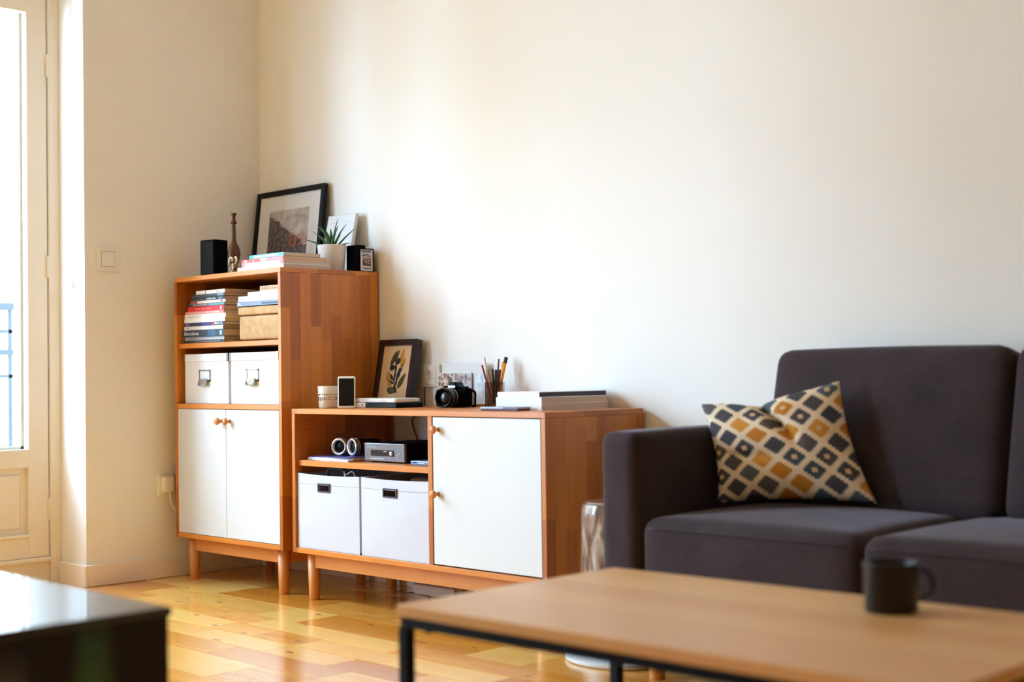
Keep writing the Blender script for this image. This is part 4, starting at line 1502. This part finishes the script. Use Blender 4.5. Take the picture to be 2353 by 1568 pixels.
for a0, a1 in ((2.862, 3.590), (3.600, 4.200)):
    b_ = soft(0, 0, 0, a1 - a0, .145, .47, .045, (.004, .022, .006), 18)
    b_.transform(at((a0 + a1) / 2, -.162, .662) @ Matrix.Rotation(math.radians(-13), 4, 'X'))
    part('back_cushion', b_, 'sofa_fabric', sf, True)
for x, y in ((2.79, -.658), (4.27, -.658), (2.77, -.12), (4.27, -.12)):
    b_ = lathe([(.0205, 0), (.0215, .002), (.0255, .125)], 20)
    b_.transform(at(x, y, 0))
    part('leg', b_, 'oak_plain', sf, True)


# ------------------------------------------------------------------ patterned cushion
def pillow():
    BL, BR, TR, TL = Vector((2.890, -.505, .474)), Vector((3.285, -.335, .482)), Vector((3.140, -.275, .808)), Vector((2.797, -.452, .746))
    n = 40
    bm = bmesh.new()
    uvl = bm.loops.layers.uv.new('UVMap')
    nrm = ((BR - BL).cross(TL - BL)).normalized()
    if nrm.dot(CAM - BL) < 0:
        nrm = -nrm
    vx = {}
    for side in (1, -1):
        for i in range(n + 1):
            for j in range(n + 1):
                u, v = i / n, j / n
                if side == -1 and (i in (0, n) or j in (0, n)):
                    vx[side, i, j] = vx[1, i, j]
                    continue
                # edges draw inwards between the pointed corners
                su, sv = 2 * u - 1, 2 * v - 1
                ku = su * (1 - .085 * (1 - sv * sv) * abs(su))
                kv = sv * (1 - .085 * (1 - su * su) * abs(sv))
                # dent in the upper edge
                dent = math.exp(-((u - .40) / .16) ** 2) * max(0, v - .35) ** 1.3
                kv -= dent * .20
                uu, vv = (ku + 1) / 2, (kv + 1) / 2
                p = (BL * (1 - uu) + BR * uu) * (1 - vv) + (TL * (1 - uu) + TR * uu) * vv
                e = max(0, (1 - abs(su) ** 2.4)) * max(0, (1 - abs(sv) ** 2.4))
                t_ = .066 * e ** .52
                # fold running from the dent down to the middle
                fx = (u - .40) - (1 - v) * .42
                fold = math.exp(-(fx / .035) ** 2) * max(0, min(1, (v - .42) / .3))
                if side == 1:
                    t_ -= fold * .058 * min(1, e * 3 + .2)
                    t_ += .012 * e * mnoise.noise(Vector((u * 4, v * 4, 2.2)))
                    t_ += .016 * math.exp(-((fx + .10) / .08) ** 2) * max(0, v - .4) * e
                    cr_ = (v - .40) + .16 * (u - .3)
                    t_ -= .016 * math.exp(-(cr_ / .03) ** 2) * max(0, 1 - abs(u - .22) / .28) * e ** .5
                vx[side, i, j] = bm.verts.new(p + nrm * t_ * side)
    for side in (1, -1):
        for i in range(n):
            for j in range(n):
                q = [(i, j), (i + 1, j), (i + 1, j + 1), (i, j + 1)]
                f = bm.faces.new([vx[side, a, b2] for a, b2 in (q if side == 1 else q[::-1])])
                for lp, (a, b2) in zip(f.loops, q if side == 1 else q[::-1]):
                    lp[uvl].uv = (a / n, b2 / n)
    return bm


pw = thing('throw_pillow', 'cream throw pillow with stepped grey and ochre diamonds on the sofa', 'pillow', (3.03, -.40, .465))
part('cover', pillow(), 'kilim', pw, True)

# ------------------------------------------------------------------ log stool on its disc
dc = tag(obj('floor_disc', lathe([(0, 0), (.186, 0), (.190, .003), (.190, .011), (.186, .014), (0, .014)], 56, cap=False), 'white_lacquer'), 'round white disc on the floor under the log stool', 'disc')
dc.location = (2.545, -.485, .0005)
auto_smooth(dc, 40)
n = 48
b_ = bmesh.new()
rings = []
Hs = .437
for j in range(25):
    z = Hs * j / 24
    ring = []
    for k in range(n):
        a = 2 * PI * k / n
        r_ = .105 + .006 * mnoise.noise(Vector((math.cos(a) * 1.4, math.sin(a) * 1.4, z * 3))) + .0035 * mnoise.noise(Vector((math.cos(a) * 4, math.sin(a) * 4, z * 9)))
        if j == 24:
            r_ -= .006
        ring.append(b_.verts.new((r_ * math.cos(a), r_ * math.sin(a), z)))
    rings.append(ring)
for a, c_ in zip(rings, rings[1:]):
    for k in range(n):
        b_.faces.new((a[k], a[(k + 1) % n], c_[(k + 1) % n], c_[k]))
b_.faces.new(rings[0])
b_.faces.new(rings[-1])
ls = thing('log_stool', 'mottled grey and brown log stool between the sideboard and the sofa', 'stool', (2.512, -.497, .0146))
auto_smooth(obj('trunk', b_, 'bark', ls), 50)
obj('seat_top', lathe([(0, .4372), (.090, .4372), (.092, .441), (.088, .444), (0, .444)], 40, cap=False), plain('glossy_cut_wood', (176, 150, 132), .08, coat=1.0, noise=.3, nscale=30), ls)
b_ = bmesh.new()
a0 = math.radians(-66)
for (a, z0, z1, w) in ((a0, .16, .235, .010),):
    vs_ = []
    for da, z in ((-.13, z0), (.05, z0 + .01), (.17, z1), (.02, z1 - .005)):
        vs_.append(b_.verts.new((.1125 * math.cos(a + da), .1125 * math.sin(a + da), z)))
    b_.faces.new(vs_)
bmesh.ops.solidify(b_, geom=b_.faces[:], thickness=.004)
obj('paint_mark', b_, plain('blue_paint', (70, 140, 172), .4), ls)

# ================================================================== coffee table
ct = thing('coffee_table', 'low coffee table with oak top and black metal legs in front of sofa', 'coffee table', (3.163, -1.903, 0), math.radians(1.0))
TW, TD = 1.135, .655
obj('table_top', box(0, TW, 0, TD, .378, .40, .0015), 'table_oak', ct)
for y in (.012, TD - .012):
    obj('rail', box(.012, TW - .012, y - .010, y + .010, .358, .378), 'black_metal', ct)
for x in (.012, TW - .012):
    obj('rail', box(x - .010, x + .010, .022, TD - .022, .358, .378), 'black_metal', ct)
for x in (.014, TW - .014):
    for y in (.014, TD - .014):
        obj('leg', box(x - .0115, x + .0115, y - .0115, y + .0115, 0, .358, .001), 'black_metal', ct)
for x, y in ((.045, .045), (TW - .045, .045), (.045, TD - .045), (TW - .045, TD - .045)):
    b_ = lathe([(.009, 0), (.009, .006), (.005, .006), (.005, .014)], 12)
    b_.transform(at(x, y, .345))
    obj('bolt', b_, 'black_metal', ct)
    obj('bracket', box(x - .035, x + .016, y - .035, y + .016, .359, .3625) if x < .5 and y < .3 else box(x - .02, x + .02, y - .02, y + .02, .359, .3625), 'black_metal', ct)

plain('black_enamel', (4, 4, 5), 0.3, spec=0.35)
mg = thing('mug', 'black enamel mug on the coffee table', 'mug', (3.918, -1.368, .4003))
obj('mug_body', lathe([(0, .003), (.044, 0), (.0475, .004), (.0495, .088), (.0505, .090), (.0485, .091), (.0465, .086), (.0445, .008), (0, .006)], 40, cap=False), 'black_enamel', mg, True)
hv = Vector((.707, .707, 0))
obj('handle', tube(smooth_path([hv * .047 + Vector((0, 0, .072)), hv * .066 + Vector((0, 0, .072)), hv * .076 + Vector((0, 0, .054)), hv * .072 + Vector((0, 0, .034)), hv * .046 + Vector((0, 0, .022))]), .0045, 10), 'black_enamel', mg, True)

# ================================================================== near the viewer
ch = thing('storage_chest', 'dark brown square chest with glossy top standing near the plant', 'chest', (2.72, -2.70, 0))
part('body', box(2.32, 3.114, -3.06, -2.370, .0, .435, .003, 2), 'dark_box', ch)
part('top_panel', box(2.317, 3.117, -3.063, -2.366, .435, .45, .002, 2), 'dark_box_top', ch)

fp_ = thing('floor_plant', 'tall green sword-leaved plant in a floor pot beside the chest', 'plant', (4.46, -3.23, 0))
obj('pot', lathe([(0, .005), (.10, 0), (.105, .005), (.135, .30), (.135, .31), (.125, .31), (.12, .27), (0, .265)], 36, cap=False), 'pot_clay', fp_, True)
obj('soil', lathe([(0, .275), (.118, .272), (.118, .262)], 24), 'soil', fp_)
plain('sword_leaf', (66, 112, 30), 0.4, noise=.45, nscale=18)
plain('dry_leaf', (126, 112, 96), 0.7, noise=.3, nscale=18)
for bx_, tip, w, mt in (((.0, .0), (.045, -.032, .715), .017, 'sword_leaf'), ((.04, .02), (.105, .032, .672), .014, 'dry_leaf'), ((-.03, -.03), (.012, -.066, .690), .016, 'dry_leaf'),
                        ((-.05, .03), (-.02, .0, .64), .016, 'sword_leaf'), ((.03, -.05), (.02, -.09, .60), .016, 'sword_leaf'), ((-.06, -.02), (-.11, -.05, .58), .016, 'sword_leaf'), ((.05, -.01), (.10, -.03, .56), .015, 'sword_leaf')):
    obj('leaf', blade((bx_[0], bx_[1], .27), tip, .006, w, .004, 12, .2), mt, fp_, True)

cut(tall_side, [((tx0 + .008, -.44, z), (tx0 + T + .01, -.44, z), .0032) for z in (1.19, 1.13)])
cut(low_side, [((lx0 + .008, -.44, z), (lx0 + T + .01, -.44, z), .0032) for z in (.672, .64)])
